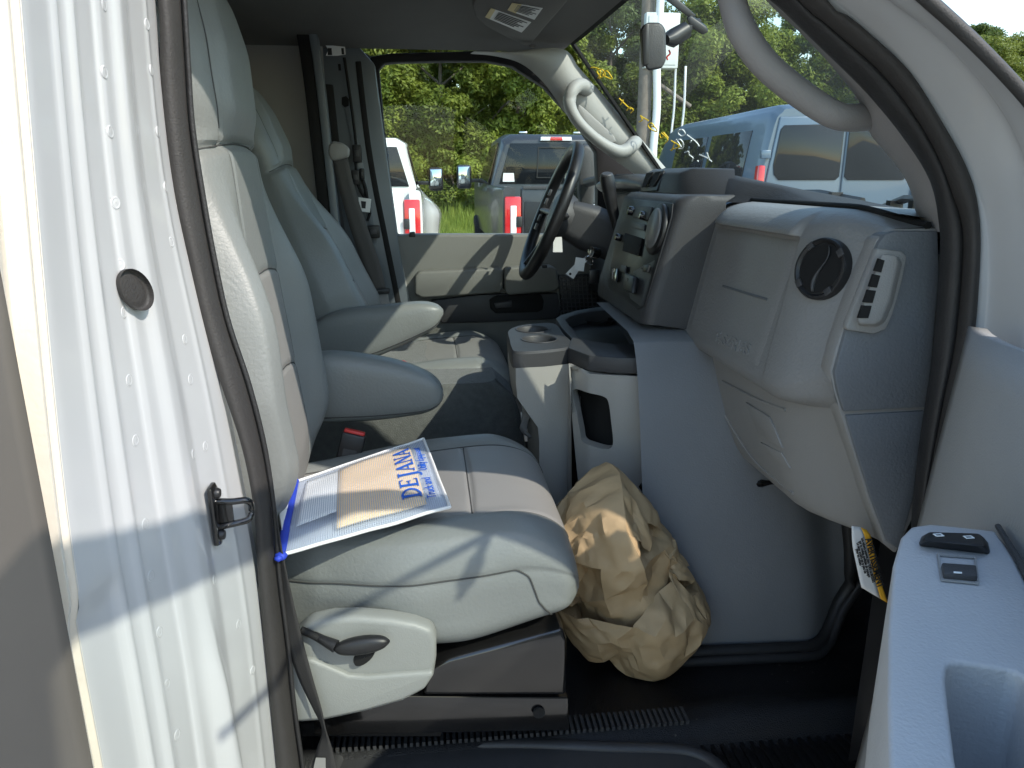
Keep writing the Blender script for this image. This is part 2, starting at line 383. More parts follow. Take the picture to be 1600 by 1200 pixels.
railX = [V(-.30,.90,.35), V(-.27,.89,.41), V(-.17,.885,.432), V(0,.885,.435), V(.14,.885,.42), V(.25,.885,.375), V(.345,.88,.315)]
def ribbon(A, B, bulge, nrm=None, k=7):
    rows = []
    for a, b_ in zip(A, B):
        n = (-(a+b_)*0.5); n = V(n.x, n.y, 0).normalized() if nrm is None else nrm
        row = [a.lerp(b_, t/k)+n*(bulge*math.sin(math.pi*t/k)**0.7) for t in range(k+1)]
        rows.append(row+[b_-n*0.012, a-n*0.012])
    return rows
def rs2(p, n=120): return resample(crom(p, 8), n)
lineBo = [P(a, b_, y=.925) for a, b_ in Bo][::-1]; lineBi = [P(a, b_, y=.955) for a, b_ in Bi][::-1]
lineAi = [P(a, b_, y=.94) for a, b_ in Ai]; lineAm = [P(a, b_, y=.91) for a, b_ in Am]; lineAo = [P(a, b_, y=.885) for a, b_ in Ao]
b = MB(); b.grid(ribbon(rs2(lineBo+railO[:4]), rs2(lineBi+railI[:4]), .016), cu=True)
seal = b.build('door_seal', m_sealtrim, cab, sm=70)
b = MB(); b.tube(rs2([p+V(.004, -.004, 0) for p in lineBi+railI[:4]]), .0035, 6)
b.build('seal_lip', m_rubber, seal, sm=70)
b = MB(); b.grid(ribbon(rs2(railI[3:]+lineAi), rs2(railO[3:]+lineAm), .010), cu=True)
b.build('door_seal', m_rubber, cab, sm=70)
b = MB(); b.grid(ribbon(rs2(railO[3:]+lineAm), rs2(railX[3:]+lineAo), .014), cu=True)
b.build('seal_trim', m_sealtrim, cab, sm=70)
L1 = [(1165,-130),(1240,-65),(1310,0),(1380,60),(1440,125),(1490,195),(1525,270),(1546,340),(1550,430),(1540,540),(1505,697),(1480,800),(1450,950),(1400,1200)]
L2 = [(1225,-140),(1305,-70),(1380,0),(1440,42),(1500,95),(1550,160),(1585,230),(1603,310),(1605,430),(1595,540),(1560,697),(1530,800),(1500,950),(1450,1200)]
L3 = [(1265,-150),(1350,-74),(1433,0),(1507,67),(1587,150),(1640,220),(1675,300),(1690,380),(1692,430),(1690,540),(1660,697),(1630,800),(1600,950),(1550,1200)]
l0 = rs2(railX+lineAo, 90)
l1 = rs2([p+V(0, .004, .004) for p in railX[:5]]+[P(a, c_, y=.882) for a, c_ in L1], 90)
l2 = rs2([p+V(.03, -.05, .045) for p in railX[:5]]+[P(a, c_, y=.825) for a, c_ in L2], 90)
l3 = rs2([p+V(.06, -.10, .075) for p in railX[:5]]+[P(a, c_, y=.765) for a, c_ in L3], 90)
l4 = rs2([V(-.3,1.0,.52), V(-.2,1.0,.52), V(-.1,1.0,.52), V(0,1.0,.52), V(.2,1.0,.50), V(.36,1.02,.44), V(.44,1.06,.37)]+[V(.70-.79*(z-.04)+.05, 1.07, z+.02) for z in (.30,.25,.2,.15,.1,.05,0,-.06)]+[V(.85, 1.1, -.2), V(.95, 1.2, -.5), V(1.0, 1.2, -.8), V(1.0, 1.2, -1.0)], 90)
b = MB()
rows = []
for i in range(90):
    row = []
    ctrl = [l0[i]+V(0, .012, 0), l0[i].lerp(l1[i], .6)+V(0, .006, 0), l1[i], l1[i].lerp(l2[i], .5)+V(0, -.004, 0), l2[i]+V(0, -.004, 0), l2[i].lerp(l3[i], .45)+V(0, .010, 0), l2[i].lerp(l3[i], .75)+V(0, -.002, 0), l3[i]]
    rows.append(crom(ctrl, 4))
b.grid(rows); b.grid([[a, a.lerp(c_, .3)+V(.02, -.01, .02), a.lerp(c_, .7)+V(.02, 0, .02), c_] for a, c_ in zip(l3, l4)])
b.build('front_pillar', m_white, cab, sm=60)
b = MB(); b.tube([p+V(.004, -.002, .004) for p in l3[20:70]], .007, 8); b.build('drip_moulding', m_sealtrim, cab, sm=70)
# ---- windshield
def ws(u, v):
    z0, z1 = -.075, .40+.05*(1-u*u); z = lerp(z0, z1, v)
    return V(.745-.79*(z-.04)+(.20-.09*v)*(1-u*u), YC+.70*u, z)
b = MB(); b.grid([[ws(-1.03+2.06*i/40, j/24) for i in range(41)] for j in range(25)])
wsh = b.build('windshield', m_wind, cab, sm=180)
wbv = bvh_of(wsh)
rim = [ws(-1.0, j/12) for j in range(13)]+[ws(-1+2*i/24, 1) for i in range(1, 25)]+[ws(1, 1-j/12) for j in range(1, 13)]
b = MB(); b.sweep(rim, [(-.010, -.004), (.012, -.004), (.012, .004), (-.010, .004)], up=(.6, 0, .8)); b.build('windshield_frit', m_void, wsh, sm=30)
def stroke(pts, m, r=.0019):
    q = [hit(wbv, a+7, c_-2, 0.0016) for a, c_ in pts]; q = [p for p in q if p is not None]
    if len(q) < 2: return
    b_ = MB(); b_.tube(resample(crom(q, 6), max(6, len(q)*4)), r, 5); b_.build('marker_writing', m, wsh, sm=70)
for pts in ([(914,108),(926,124),(932,112),(922,107),(914,108)],[(932,122),(926,112),(934,110),(939,118),(930,124)],[(938,112),(943,113),(950,125),(936,119),(938,112)],
            [(961,155),(969,163),(979,172)],[(967,158),(963,165)],[(973,174),(977,169),(983,173),(979,178)],
            [(994,182),(1000,186),(1007,190)],[(994,182),(997,189),(992,192)],
            [(1011,198),(1018,201),(1020,207),(1013,205),(1008,201),(1006,196),(1012,194),(1016,200)],
            [(1024,211),(1026,217),(1033,214)],[(1027,209),(1037,219),(1032,226)],[(1030,208),(1038,217)],
            [(1042,221),(1055,230),(1041,236)],[(1048,224),(1043,237)]):
    stroke(pts, m_yel)
for pts in ([(1054,206),(1060,204),(1064,211),(1058,214),(1053,209),(1056,204)],[(1048,222),(1056,219),(1061,226),(1060,233),(1054,234)],[(1050,219),(1058,231)],
            [(1063,240),(1069,238),(1070,243)],[(1070,243),(1076,248),(1075,253)],[(1067,212),(1080,222),(1086,230)],[(1072,224),(1074,221)],
            [(1086,243),(1098,248),(1106,254)],[(1098,240),(1100,246),(1102,252)],[(1083,252),(1085,254)]):
    stroke(pts, m_wht)
# ---- roof, headliner
def hz(x, y):
    u = (y-YC)/.80
    return .462-.085*abs(u)**3.2-.02*sst(.25, .6, x)
def hfront(y):
    u = max(-1, min(1, (y-YC)/.67)); return ws(u, 1).x-.005
b = MB(); ys = [.99+1.54*j/36 for j in range(37)]
b.grid([[V(lerp(-.75, hfront(y), i/30), y, min(hz(lerp(-.75, hfront(y), i/30), y), 9) if i < 30 else ws(max(-1, min(1, (y-YC)/.67)), 1).z-.004) for y in ys] for i in range(31)])
b.build('headliner', m_head, cab, sm=70)
b = MB()
b.grid([[V(lerp(-1.4, hfront(y)+.03, i/20), y, .53-.10*abs((y-YC)/.95)**3) for y in [.9+1.75*j/24 for j in range(25)]] for i in range(21)])
b.grid([[V(hfront(y)+.03, y, .53-.10*abs((y-YC)/.95)**3), V(hfront(y)+.015, y, .47)] for y in [.9+1.75*j/24 for j in range(25)]])
b.build('roof', m_white, cab, sm=60)
# ---- bulkhead behind the seats, hoop trim
b = MB(); b.grid([[V(-.66-.02*math.sin(j/3), y, z) for j, y in enumerate([.98+1.62*k/10 for k in range(11)])] for z in (.60, .3, 0, -.3, -.6, -.96)])
bh = b.build('bulkhead', m_bulk, cab, sm=60)
MB().lathe([(.0005, .004), (.006, .004), (.0075, .001)], P(487, 223, x=-.615), (1, -.3, 0), 12).build('panel_rivet', m_black, bh)
b = MB(); hp = [P(a, c_, y=2.47) for a, c_ in ((455,-40),(465,0),(472,40),(480,90),(488,150),(498,240),(508,330),(516,400),(522,470),(528,560))]
b.sweep(rs2(hp, 40), [(-.018, -.02), (.018, -.02), (.018, .02), (-.018, .02)], up=(0, 1, 0)); b.build('hoop_trim', m_void, cab, bevel=.004)
b = MB(); b.sweep(rs2([p+V(.030, -.005, 0) for p in hp], 40), [(-.012, -.02), (.012, -.02), (.012, .02), (-.012, .02)], up=(0, 1, 0)); b.build('hoop_flange', m_steel, cab, bevel=.003)
b = MB(); b.prism(PY([(440,20),(585,90),(600,200),(622,380),(650,600),(440,600)], 2.60), (0, .02, 0)); b.build('pillar_backing', m_steel, cab)
# driver side inner B pillar with holes, wiring and connectors
pp = [(496,60),(560,72),(585,100),(590,140),(606,260),(622,380),(640,480),(600,500),(560,480),(545,400),(530,300),(512,180)]
b = MB(); b.prism(PY(pp, 2.53), (0, .05, 0)); pil = b.build('inner_pillar', m_steel, cab, bevel=.004)
b = MB(); b.prism(PY([(500,130),(520,132),(530,222),(513,228),(503,180)], 2.523), (0, .012, 0)); b.build('pillar_cover', m_void, pil, bevel=.004)
for pl in ([(534,152),(541,150),(545,155),(545,165),(539,168),(534,163)], [(528,100),(532,100),(533,110),(529,110)]):
    b = MB(); b.prism(PY(pl, 2.526), (0, .006, 0)); b.build('pillar_slot', m_void, pil)
b = MB(); b.prism(PY([(537,165),(545,165),(566,250),(590,380),(582,382),(556,260)], 2.526), (0, .008, 0)); b.build('pillar_flange', m_steel, pil, bevel=.002)
lb = MB(); lb.prism(PY([(508,70),(539,73),(540,85),(527,87),(509,87),(513,78)], 2.515), (0, .002, 0)); lbl = lb.build('paper_label', m_paperw, cab)
for pl in ([(512,75),(518,75),(519,86),(512,86)], [(533,75),(537,75),(538,85),(534,85)]):
    b = MB(); b.prism(PY(pl, 2.5145), (0, .0006, 0)); b.build('label_print', m_ink, lbl)
for pth, r in (([(538,90),(544,130),(551,180),(556,225),(556,260),(560,290),(570,310),(578,330),(574,345)], .005), ([(560,270),(566,280),(572,300),(575,330)], .006)):
    b = MB(); b.tube(rs2(PY(pth, 2.515), 40), r, 6); b.build('wiring', m_void, cab, sm=80)
for (cx, cy, w, h_) in ((558,240,12,24), (556,277,11,20), (566,272,6,16), (584,362,17,18)):
    b = MB(); c = P(cx, cy, y=2.51); k = 2.6/FPX; b.box(c, (w*k, .025, h_*k)); cn = b.build('connector', m_black, cab, bevel=.003)
    b = MB(); b.box(c+V(0, -.013, 0), (w*k*.5, .006, h_*k*.35)); b.build('connector_latch', m_char, cn, bevel=.001)
b = MB(); b.prism(PY([(560,308),(580,311),(578,332),(562,330)], 2.505), (0, .002, 0)); lb2 = b.build('paper_label', m_paperw, cab)
b = MB(); b.prism(PY([(564,314),(572,315),(571,326),(565,325)], 2.5045), (0, .0006, 0)); b.build('label_print', m_ink, lb2)
# ---- driver side A pillar trim + grab handle
gl = [(745,80),(800,80),(878,76),(905,106),(935,140),(965,176),(1000,215),(1040,262)]
dl = [(735,84),(775,88),(815,100),(850,130),(880,172),(905,205),(940,235),(995,275)]
ga = rs2([P(a, c_, y=2.465) for a, c_ in gl], 60); da = rs2([P(a, c_, y=2.48) for a, c_ in dl], 60)
b = MB(); b.grid([[g.lerp(d, t/10)+V(0, -.022, 0)*math.sin(math.pi*t/10) for t in range(11)] for g, d in zip(ga, da)])
ap = b.build('front_pillar_trim', m_trim, cab, sm=70); apv = bvh_of(ap)
hp = [P(a, c_, y=yy) for a, c_, yy in ((918,140,2.45),(906,133,2.42),(894,142,2.40),(890,163,2.39),(901,187,2.385),(925,212,2.385),(950,230,2.39),(970,237,2.40),(986,229,2.42),(992,222,2.45))]
b = MB(); b.tube(rs2(hp, 50), [.021+.003*math.cos(i/49*6.28) for i in range(50)], 14, flat=.9); b.build('grab_handle', m_trim, ap, sm=80)
b = MB(); b.prism([q+V(-.01, -.012, 0) for q in PY([(908,164),(914,168),(962,212),(966,222),(955,226),(936,217),(914,192),(906,174)], 2.45)], (.004, .008, 0)); b.build('dark_recess_plate', m_dashlow, ap, bevel=.003)  # darker plate stands in for the shade behind the handle
# ---- passenger side A pillar trim + grab handle
gin = [(1207,0),(1260,52),(1310,105),(1350,163),(1357,205),(1385,240),(1415,280),(1430,318),(1433,335),(1455,365)]
ga = rs2([V(.30, 1.06, .40)]+[P(a, c_, y=1.06) for a, c_ in gin], 60)
da = rs2([V(.24, .965, .34)]+[P(a+6, c_-4, y=.955) for a, c_ in [(1212,0),(1260,45),(1320,108),(1353,143),(1380,172),(1410,213),(1435,250),(1453,283),(1467,350),(1469,366)]], 60)
b = MB(); b.grid([[g.lerp(d, t/8)+V(-.012, 0.004, 0)*math.sin(math.pi*t/8) for t in range(9)] for g, d in zip(ga, da)])
ap2 = b.build('front_pillar_trim', m_trimr, cab, sm=70)
hp = [P(a, c_, y=yy) for a, c_, yy in ((1128,-90,1.03),(1136,-40,1.02),(1144,0,1.01),(1158,45,1.0),(1188,92,1.0),(1225,127,1.0),(1270,160,1.0),(1305,180,1.0),(1330,184,1.01),(1353,182,1.03),(1375,178,1.06))]
b = MB(); b.tube(rs2(hp, 70), [.0190+.004*sst(.7, 1, i/69) for i in range(70)], 16, flat=.9); b.build('grab_handle', m_trimr, ap2, sm=80)
# ---- floor, sill, toe board
def fz(x, y):
    z = FZ+.012*sst(.95, .9, 1)*0
    z += .55*sst(.92, 1.35, x)
    z += .018*math.exp(-((y-(1.115+.10*(x-.75)**2-.02*sst(.6, .9, x)))/.025)**2)*sst(.38, .55, x)   # raised rib along the sill
    if y < 1.085: z -= .03*sst(1.085, 1.06, y)
    return z
b = MB(); b.grid([[V(x, y, fz(x, y)) for x in [-.7+2.0*i/120 for i in range(121)]] for y in [.90+1.7*j/120 for j in range(121)]])
fl = b.build('floor_mat', m_mat, cab, sm=70)
b = MB()
for k in range(62):
    x = -.20+k*.0105
    b.box((x, 1.106, FZ+.004), (.0055, .038, .008))
b.build('tread_ribs', m_char, fl, sm=30); fl.children[0]['kind'] = 'stuff'
b = MB()
for k in range(30):
    b.box((.28+k*.018, 1.03, FZ-.028), (.007, .12, .006))
b.build('tread_ribs', m_mat, fl, sm=30)['kind'] = 'stuff'
sp = rs2([P(a, c_, z=FZ-.01) for a, c_ in ((515,1230),(522,1195),(540,1175),(600,1166),(800,1162),(950,1168),(1060,1172),(1105,1185),(1135,1210),(1150,1240))], 60)
b = MB(); b.tube(sp, .014, 10, flat=.7); b.build('sill_moulding', m_char, cab, sm=80)
b = MB(); b.prism([p+V(0, 0, -.004) for p in sp], (0, 0, .006)); b.build('sill_plate', m_char, cab, sm=30)
b = MB(); b.grid([[V(-.75+2*i/6, .90-.02*j, FZ-.03-.12*j) for i in range(7)] for j in range(4)]); b.build('rocker', m_white, cab)
# kick panel beside the footwell
b = MB(); b.grid([[V(lerp(.70, 1.3, i/10), 1.0-.02*math.sin(i/10*3), lerp(-.40, -1.0, j/8)) for i in range(11)] for j in range(9)]); b.build('kick_panel', m_black, cab)
b = MB(); b.grid([[V(1.12+.05*math.sin(j), .95+1.65*i/12, lerp(-.1, -.95, j/6)) for i in range(13)] for j in range(7)]); b.build('firewall', m_void, cab)
# driver side lower wall (closes the cab below the belt line, outside skin) and hood / cowl
b = MB(); b.grid([[V(lerp(-.75, 1.2, i/8), 2.70, z) for i in range(9)] for z in (-.21, -.4, -.8, -1.1)]); b.build('outer_side', m_white, cab)
b = MB(); b.grid([[V(-.30-.45*i/3, 2.52, z) for i in range(4)] for z in (.5, .2, -.2, -1.1)]); b.build('rear_corner', m_bulk, cab)
b = MB(); b.grid([[V(lerp(ws((y-YC)/.67 if abs(y-YC) < .67 else math.copysign(1, y-YC), 0).x-.02, 1.75, i/10), y, -.15-.14*(i/10)**1.3-.05*abs((y-YC)/.9)**3) for y in [.88+1.74*j/16 for j in range(17)]] for i in range(11)])
b.build('hood', m_white, cab, sm=70)
b = MB(); b.grid([[V(ws(max(-1, min(1, (y-YC)/.70)), 0).x-.03+.16*i/5, y, -.08-.012*i) for y in [.95+1.6*j/16 for j in range(17)]] for i in range(6)]); b.build('cowl', m_black, cab, sm=60)
for s_ in (-1, 1):
    yo = YC+s_*.97
    b = MB(); b.grid([crom([V(x, YC+s_*(.87+.0*x), -.17-.12*max(0, (x-1.0)/.9)), V(x, yo-s_*.02, -.22-.12*max(0, (x-1.0)/.9)), V(x, yo, -.42), V(x, yo+s_*.01, -.75), V(x, yo-s_*.02, -1.22)], 4) for x in [.80+.1*i for i in range(12)]]); b.build('fender', m_white, cab, sm=60)
b = MB(); b.grid([[V(1.9+.05*math.sin(math.pi*j/12), YC-.97+1.94*j/12, z) for j in range(13)] for z in (-.29, -.5, -.9, -1.22)]); b.build('grille_panel', m_char, cab, sm=60)
for (x0, y0, x1, y1) in ((1.06, 1.70, .93, 1.12), (1.05, 2.35, 1.05, 1.75)):
    b = MB(); a0 = V(x0, y0, -.075); a1 = V(x1, y1, -.055); b.tube([a0, a0.lerp(a1, .3)+V(-.01, 0, .025), a0.lerp(a1, .7)+V(-.012, 0, .022), a1], .009, 6)
    b.tube([a0.lerp(a1, .1)+V(-.03, 0, .0), a1+V(-.03, 0, .0)], .006, 6)
    for k in range(4): q = a0.lerp(a1, .25+k*.2); b.box(q+V(-.02, 0, .012), (.03, .016, .02))
    b.build('wiper', m_black, cab, sm=50)
# ================================================================== DASHBOARD
dash = thing('dashboard', 'grey moulded dashboard with glove box, round air vent and centre stack under the windshield', 'dashboard', (.75, 1.5, -.4))
# profile key points (x,z) across the passenger side, blended to the rounded near end
Kc = [(.96,-.070),(.80,-.050),(.66,-.046),(.628,-.047),(.603,-.053),(.583,-.068),(.574,-.086),(.570,-.10),(.556,-.18),(.543,-.25),(.534,-.305),(.536,-.325),(.548,-.340),(.575,-.346)]
Ke = [(.96,-.085),(.80,-.072),(.70,-.066)]+[(P(a, c_, y=.972).x, P(a, c_, y=.972).z) for a, c_ in ((1408,357),(1398,359),(1388,365),(1378,376),(1367,396),(1346,446),(1325,510),(1303,582),(1304,610),(1309,630),(1322,646))]
Kg = [(.96,-.070),(.80,-.050),(.66,-.046),(.628,-.047),(.600,-.052),(.574,-.066),(.560,-.086),(.586,-.096),(.568,-.18),(.553,-.25),(.541,-.305),(.540,-.325),(.549,-.340),(.575,-.346)]
def dprof(y, n=5):
    t = sst(1.10, .975, y)**1.3; g = sst(1.112, 1.124, y)
    t2 = sst(1.43, 1.50, y)
    return crom([V(lerp(lerp(a[0], g_[0], g), b_[0], t)+(.030*t2 if 2 < k_ < 7 else 0), y, lerp(lerp(a[1], g_[1], g), b_[1], t)) for k_, (a, g_, b_) in enumerate(zip(Kc, Kg, Ke))], n)
ysd = [.975+.005*i for i in range(16)]+[1.06,1.08,1.10,1.108,1.111,1.114,1.118,1.122,1.126,1.13]+[1.15+.03*i for i in range(14)]
b = MB(); b.grid([dprof(y) for y in ysd])
face = b.build('dash_face', m_dash, dash, sm=60); fbv = bvh_of(face)
# lower panel
Lc = [(.574,-.325),(.572,-.348),(.578,-.40),(.592,-.47),(.612,-.53),(.640,-.556),(.70,-.56)]
Le = [(P(a, c_, y=.972).x, P(a, c_, y=.972).z) for a, c_ in ((1324,634),(1319,649),(1336,704),(1360,780),(1384,846),(1398,858),(1425,862))]
def lprof(y):
    t = sst(1.14, .975, y); return crom([V(lerp(a[0], b_[0], t), y, lerp(a[1], b_[1], t)) for a, b_ in zip(Lc, Le)], 6)
b = MB(); b.grid([lprof(y) for y in [.977+.008*i for i in range(12)]+[1.08+.03*i for i in range(15)]])
low = b.build('lower_panel', m_dashlow, dash, sm=60); lbv = bvh_of(low)
def on(bv, pts, lift=.001): return [q for q in (hit(bv, a, c_, lift) for a, c_ in pts) if q is not None]
def groove(bv, pts, r, m, name, par, lift=0.0):
    q = on(bv, pts, lift)
    if len(q) > 1:
        b_ = MB(); b_.tube(resample(crom(q, 4), max(8, len(q)*4)), r, 6); return b_.build(name, m, par, sm=80)
# glove box door: slightly recessed slab with rounded border
def dface(y, s):     # s 0..1 down the face
    p = dprof(y); a = p[7*5]; c_ = p[10*5]; return a.lerp(c_, s)+V(-.014*math.sin(math.pi*s)*0, 0, 0)
gy0, gy1 = 1.128, 1.50
b = MB(); rows = []
for j in range(25):
    s = .01+.98*j/24; row = []
    for i in range(25):
        y = lerp(gy0+.012*s, gy1, i/24); q = dface(y, s)
        e = min(i/24*(gy1-gy0), (1-i/24)*(gy1-gy0)*1.0, (s+.02)*.22, (1.03-s)*.22)
        q = q+V(-.002+.007*(1-sst(0, .010, e)), 0, 0); row.append(q)
    rows.append(row)
b.grid(rows); gb = b.build('glove_box_door', m_dash, dash, sm=60); gbv = bvh_of(gb)
bor = [dface(lerp(gy0, gy1, i/20), -.03)+V(-.001, 0, 0) for i in range(21)]
groove(gbv, [(1080,430),(1130,447),(1199,468)], .0024, m_endcap, 'glove_box_line', gb)
# embossed lettering on the glove box
q0 = hit(gbv, 1112, 524); q1 = hit(gbv, 1180, 552)
if q0 and q1:
    r_ = (q1-q0).normalized(); c0 = q0.lerp(q1, .5)+V(-.0006, 0, 0)
    me = text_mesh('E-SERIES', .031, c0, r_, V(.21, 0, 1), .0, bold=.0003, depth=.003, sx=(q1-q0).length/.142)
    for v in me.vertices:
        h_ = gbv.ray_cast(V(0, v.co.y, v.co.z), V(1, 0, 0)); nm_ = r_.cross(V(.21, 0, 1)); nm_ = nm_ if nm_.x < 0 else -nm_
        if h_[0] is not None: v.co.x = h_[0].x+(-.0022 if (v.co-c0).dot(nm_) > 0 else .001)
    mk('lettering', me, m_dash, gb, sm=30)
# top pad with black defroster gap line
b = MB(); b.tube([dprof(y)[2*5+1]+V(0, 0, .002) for y in ysd], .006, 6); b.build('pad_gap', m_void, dash, sm=80)
def tpad(y, i):
    f = ws(max(-1, min(1, (y-YC)/.67)), .0); k = i/10
    hump = .072*sst(1.15, 1.72, y)
    a = V(lerp(.655, .60, sst(1.42, 1.55, y)), y, -.049); e = V(max(f.x-.01, .72), y, -.066-.02*sst(1.2, 1.0, y))
    return a.lerp(e, k)+V(0, 0, .004*math.sin(math.pi*k)+hump*sst(0, .13, k)*(1-k)**1.1)
b = MB(); b.grid([[tpad(y, i*.5) for i in range(21)] for y in [.99+.03*j for j in range(52)]]); b.build('top_pad', m_dashtop, dash, sm=70)
# near end caps (slate, coarse grain)
e1 = [P(a, c_, y=.968) for a, c_ in ((1466,361),(1398,361),(1384,366),(1374,379),(1352,430),(1330,490),(1314,545),(1304,582),(1309,610),(1319,644),(1448,637),(1458,550),(1468,430))]
b = MB(); b.prism(e1, (0, .05, 0)); ec = b.build('end_cap', m_endcap, dash, bevel=.003)
e2 = [P(a, c_, y=.970) for a, c_ in ((1321,649),(1446,642),(1437,700),(1428,780),(1405,860),(1386,846),(1362,782),(1338,706))]
b = MB(); b.prism(e2, (0, .05, 0)); b.build('end_cap', m_endcap, dash, bevel=.003)
e3 = [P(a, c_, y=.974) for a, c_ in ((1466,356),(1396,357),(1370,374),(1346,430),(1324,490),(1306,545),(1297,580),(1303,612),(1314,650),(1333,706),(1357,784),(1381,850),(1400,866),(1432,800),(1442,700),(1452,630),(1462,540),(1470,430))]
b = MB(); b.prism(e3, (0, .03, 0)); b.build('end_backing', m_dashlow, dash, bevel=.004)
# side demister vent: taupe housing with four dark slots
vp = [(1371,388),(1408,392),(1418,400),(1410,440),(1396,490),(1385,515),(1366,522),(1324,516),(1322,510)]
b = MB(); b.prism(PY(vp, .960), (0, .012, 0)); sv = b.build('side_vent', m_dashlow, dash, bevel=.003)
vr = [(1378,396),(1400,398),(1404,410),(1390,470),(1378,500),(1366,508),(1340,506),(1340,498)]
b = MB(); t_ = [P(a, c_, y=.942) for a, c_ in vr]; bs = [P(a+(6 if i in (1, 2, 3, 4, 5) else 0), c_+3, y=.962) for i, (a, c_) in enumerate(vr)]
b.grid([bs, t_], cu=True); b.poly(t_); b.build('vent_scoop', m_dashlow, sv, bevel=.004)
for k, (t0, t1) in enumerate(((0.02, .22), (.27, .47), (.52, .72), (.77, .97))):
    A0, A1 = V(1374, 402, 0), V(1340, 500, 0); B0, B1 = V(1383, 405, 0), V(1356, 500, 0)
    pl = [A0.lerp(A1, t0), B0.lerp(B1, t0), B0.lerp(B1, t1), A0.lerp(A1, t1)]
    b = MB(); b.prism([P(p.x, p.y, y=.9400) for p in pl], (0, .004, 0)); b.build('vent_slot', m_void, sv)
# round vent
vc = hit(fbv, 1287, 421); vn = fbv.find_nearest(vc)[1]; vn = -vn if vn.x > 0 else vn; vn = (vn*.6+V(-.93, -.22, .2)*.4).normalized(); vc = vc+vn*.006
b = MB(); b.lathe([(.0455, -.02), (.0455, .002), (.0440, .005), (.041, .0055), (.0385, .003), (.0375, .0015), (.037, .0016), (.0005, .0016)], vc, vn, 40); rv = b.build('round_vent', m_black, dash, sm=50); b = MB(); b.lathe([(.0372, .0019), (.0005, .0019)], vc, vn, 40, (.92, 1)); b.build('vent_throat', m_void, rv)
ax = vn.orthogonal(); 
for k in range(2):
    for tt in (-.6, .05, .6):
        pass
sideu = V(-vn.y, vn.x, 0).normalized(); upv = vn.cross(sideu)
if upv.z < 0: upv = -upv
for k, off in enumerate((.004,)):
    b = MB(); b.grid([[vc+sideu*(off+.010*math.sin(j/14*5-2.5)*(1 if q else .6))+upv*(-.034+.068*j/14)+vn*(.0024+.004*q) for q in (0, 1)] for j in range(15)]); b.build('vent_blade', m_char, rv, solid=.0015)
for k in range(4):
    a = R_(40+90*k); q = vc+(sideu*math.cos(a)+upv*math.sin(a))*.0395+vn*.004
    b = MB(); b.box(q, (.010, .012, .004), Matrix((sideu*math.cos(a)+upv*math.sin(a), -sideu*math.sin(a)+upv*math.cos(a), vn)).transposed()); b.build('vent_grip', m_char, rv, bevel=.001)
# raised surround step left of vent
# lower panel mouldings: pull recess
rp = on(lbv, [(1165,628),(1205,655),(1212,668),(1235,720),(1205,705),(1185,680)], .0012)
def lslab(pts, th, lift, nm, bevel):
    q = on(lbv, pts, lift)
    if len(q) == len(pts):
        n = (q[1]-q[0]).cross(q[2]-q[0]).normalized(); n = -n if n.dot(q[0]) > 0 else n
        b_ = MB(); b_.prism(q, n*th); return b_.build(nm, m_dashlow, low, bevel=bevel, seg=2)
lslab([(1167,628),(1204,651),(1212,668),(1225,700),(1204,688),(1186,672)], .005, -.001, 'pull_tab', .002)
lslab([(1189,690),(1222,706),(1237,732),(1214,720)], .004, -.001, 'pull_lip', .002)
groove(lbv, [(1092,572),(1130,596),(1180,622),(1228,640)], .003, m_dashlow, 'panel_rib', low, .001)
groove(lbv, [(1105,590),(1140,660),(1180,720),(1240,770)], .003, m_dashlow, 'panel_rib', low, .001)
# ---- centre stack
cx = lambda z: interp(z, [-.30, -.26, -.05, .03], [.445, .448, .507, .545])
sy0, sy1 = 1.50, 1.93
b = MB(); rows = []
for j in range(21):
    z = lerp(-.30, -.048, j/20); xf = cx(z); r_ = .03
    row = [V(.605, sy0-.004, z), V(.575, sy0, z), V(xf+r_, sy0+.004, z)]
    row += [V(xf+r_-r_*math.sin(a), sy0+.004+r_-r_*math.cos(a), z) for a in (.4, .8, 1.2, 1.57)]
    row += [V(xf, lerp(sy0+.04, sy1, i/8), z) for i in range(9)]+[V(xf+.02, sy1+.02, z), V(.7, sy1+.03, z)]
    rows.append(row)
rows.insert(0, [V(lerp(p.x, .6, .75), p.y, -.315) for p in rows[0]])
top = [V(p.x+.018, p.y, -.036) for p in rows[-1]]; rows.append(top); rows.append([V(min(p.x+.06, .62), p.y, -.034) for p in top])
b.grid(rows); stk = b.build('centre_stack', m_char, dash, sm=50); sbv = bvh_of(stk)
# hooded upper vent block
hF = [V(.545, 1.650, -.038), V(.563, 1.672, .010), V(.563, 1.94, .010), V(.545, 1.94, -.038)]
hM = [V(.575, 1.585, -.042), V(.585, 1.640, .021), V(.585, 1.94, .021), V(.575, 1.94, -.042)]
hB = [V(.63, 1.51, -.046), V(.66, 1.60, .018), V(.66, 1.94, .018), V(.66, 1.94, -.046)]
b = MB(); b.grid([hF, hM, hB], cu=True); b.poly(hF); hood_ = b.build('vent_hood', m_char, dash, bevel=.006, seg=3)
hv = bvh_of(hood_)
def slab(bv, pts, m, name, par, th=.004, lift=.001, bevel=.001):
    q = on(bv, pts, lift)
    if len(q) < 3: return None
    n = (q[1]-q[0]).cross(q[2]-q[0]).normalized(); c_ = sum(q, V(0, 0, 0))/len(q)
    if n.dot(c_) > 0: n = -n
    b_ = MB(); b_.prism(q, n*th); return b_.build(name, m, par, bevel=bevel)
zz = lambda pts: [(760+a/4, 200+c_/4) for a, c_ in pts]
slab(hv, [(1012,271),(1040,268),(1028,299),(1003,301)], m_black, 'upper_vent', dash, .004, .001, .002)
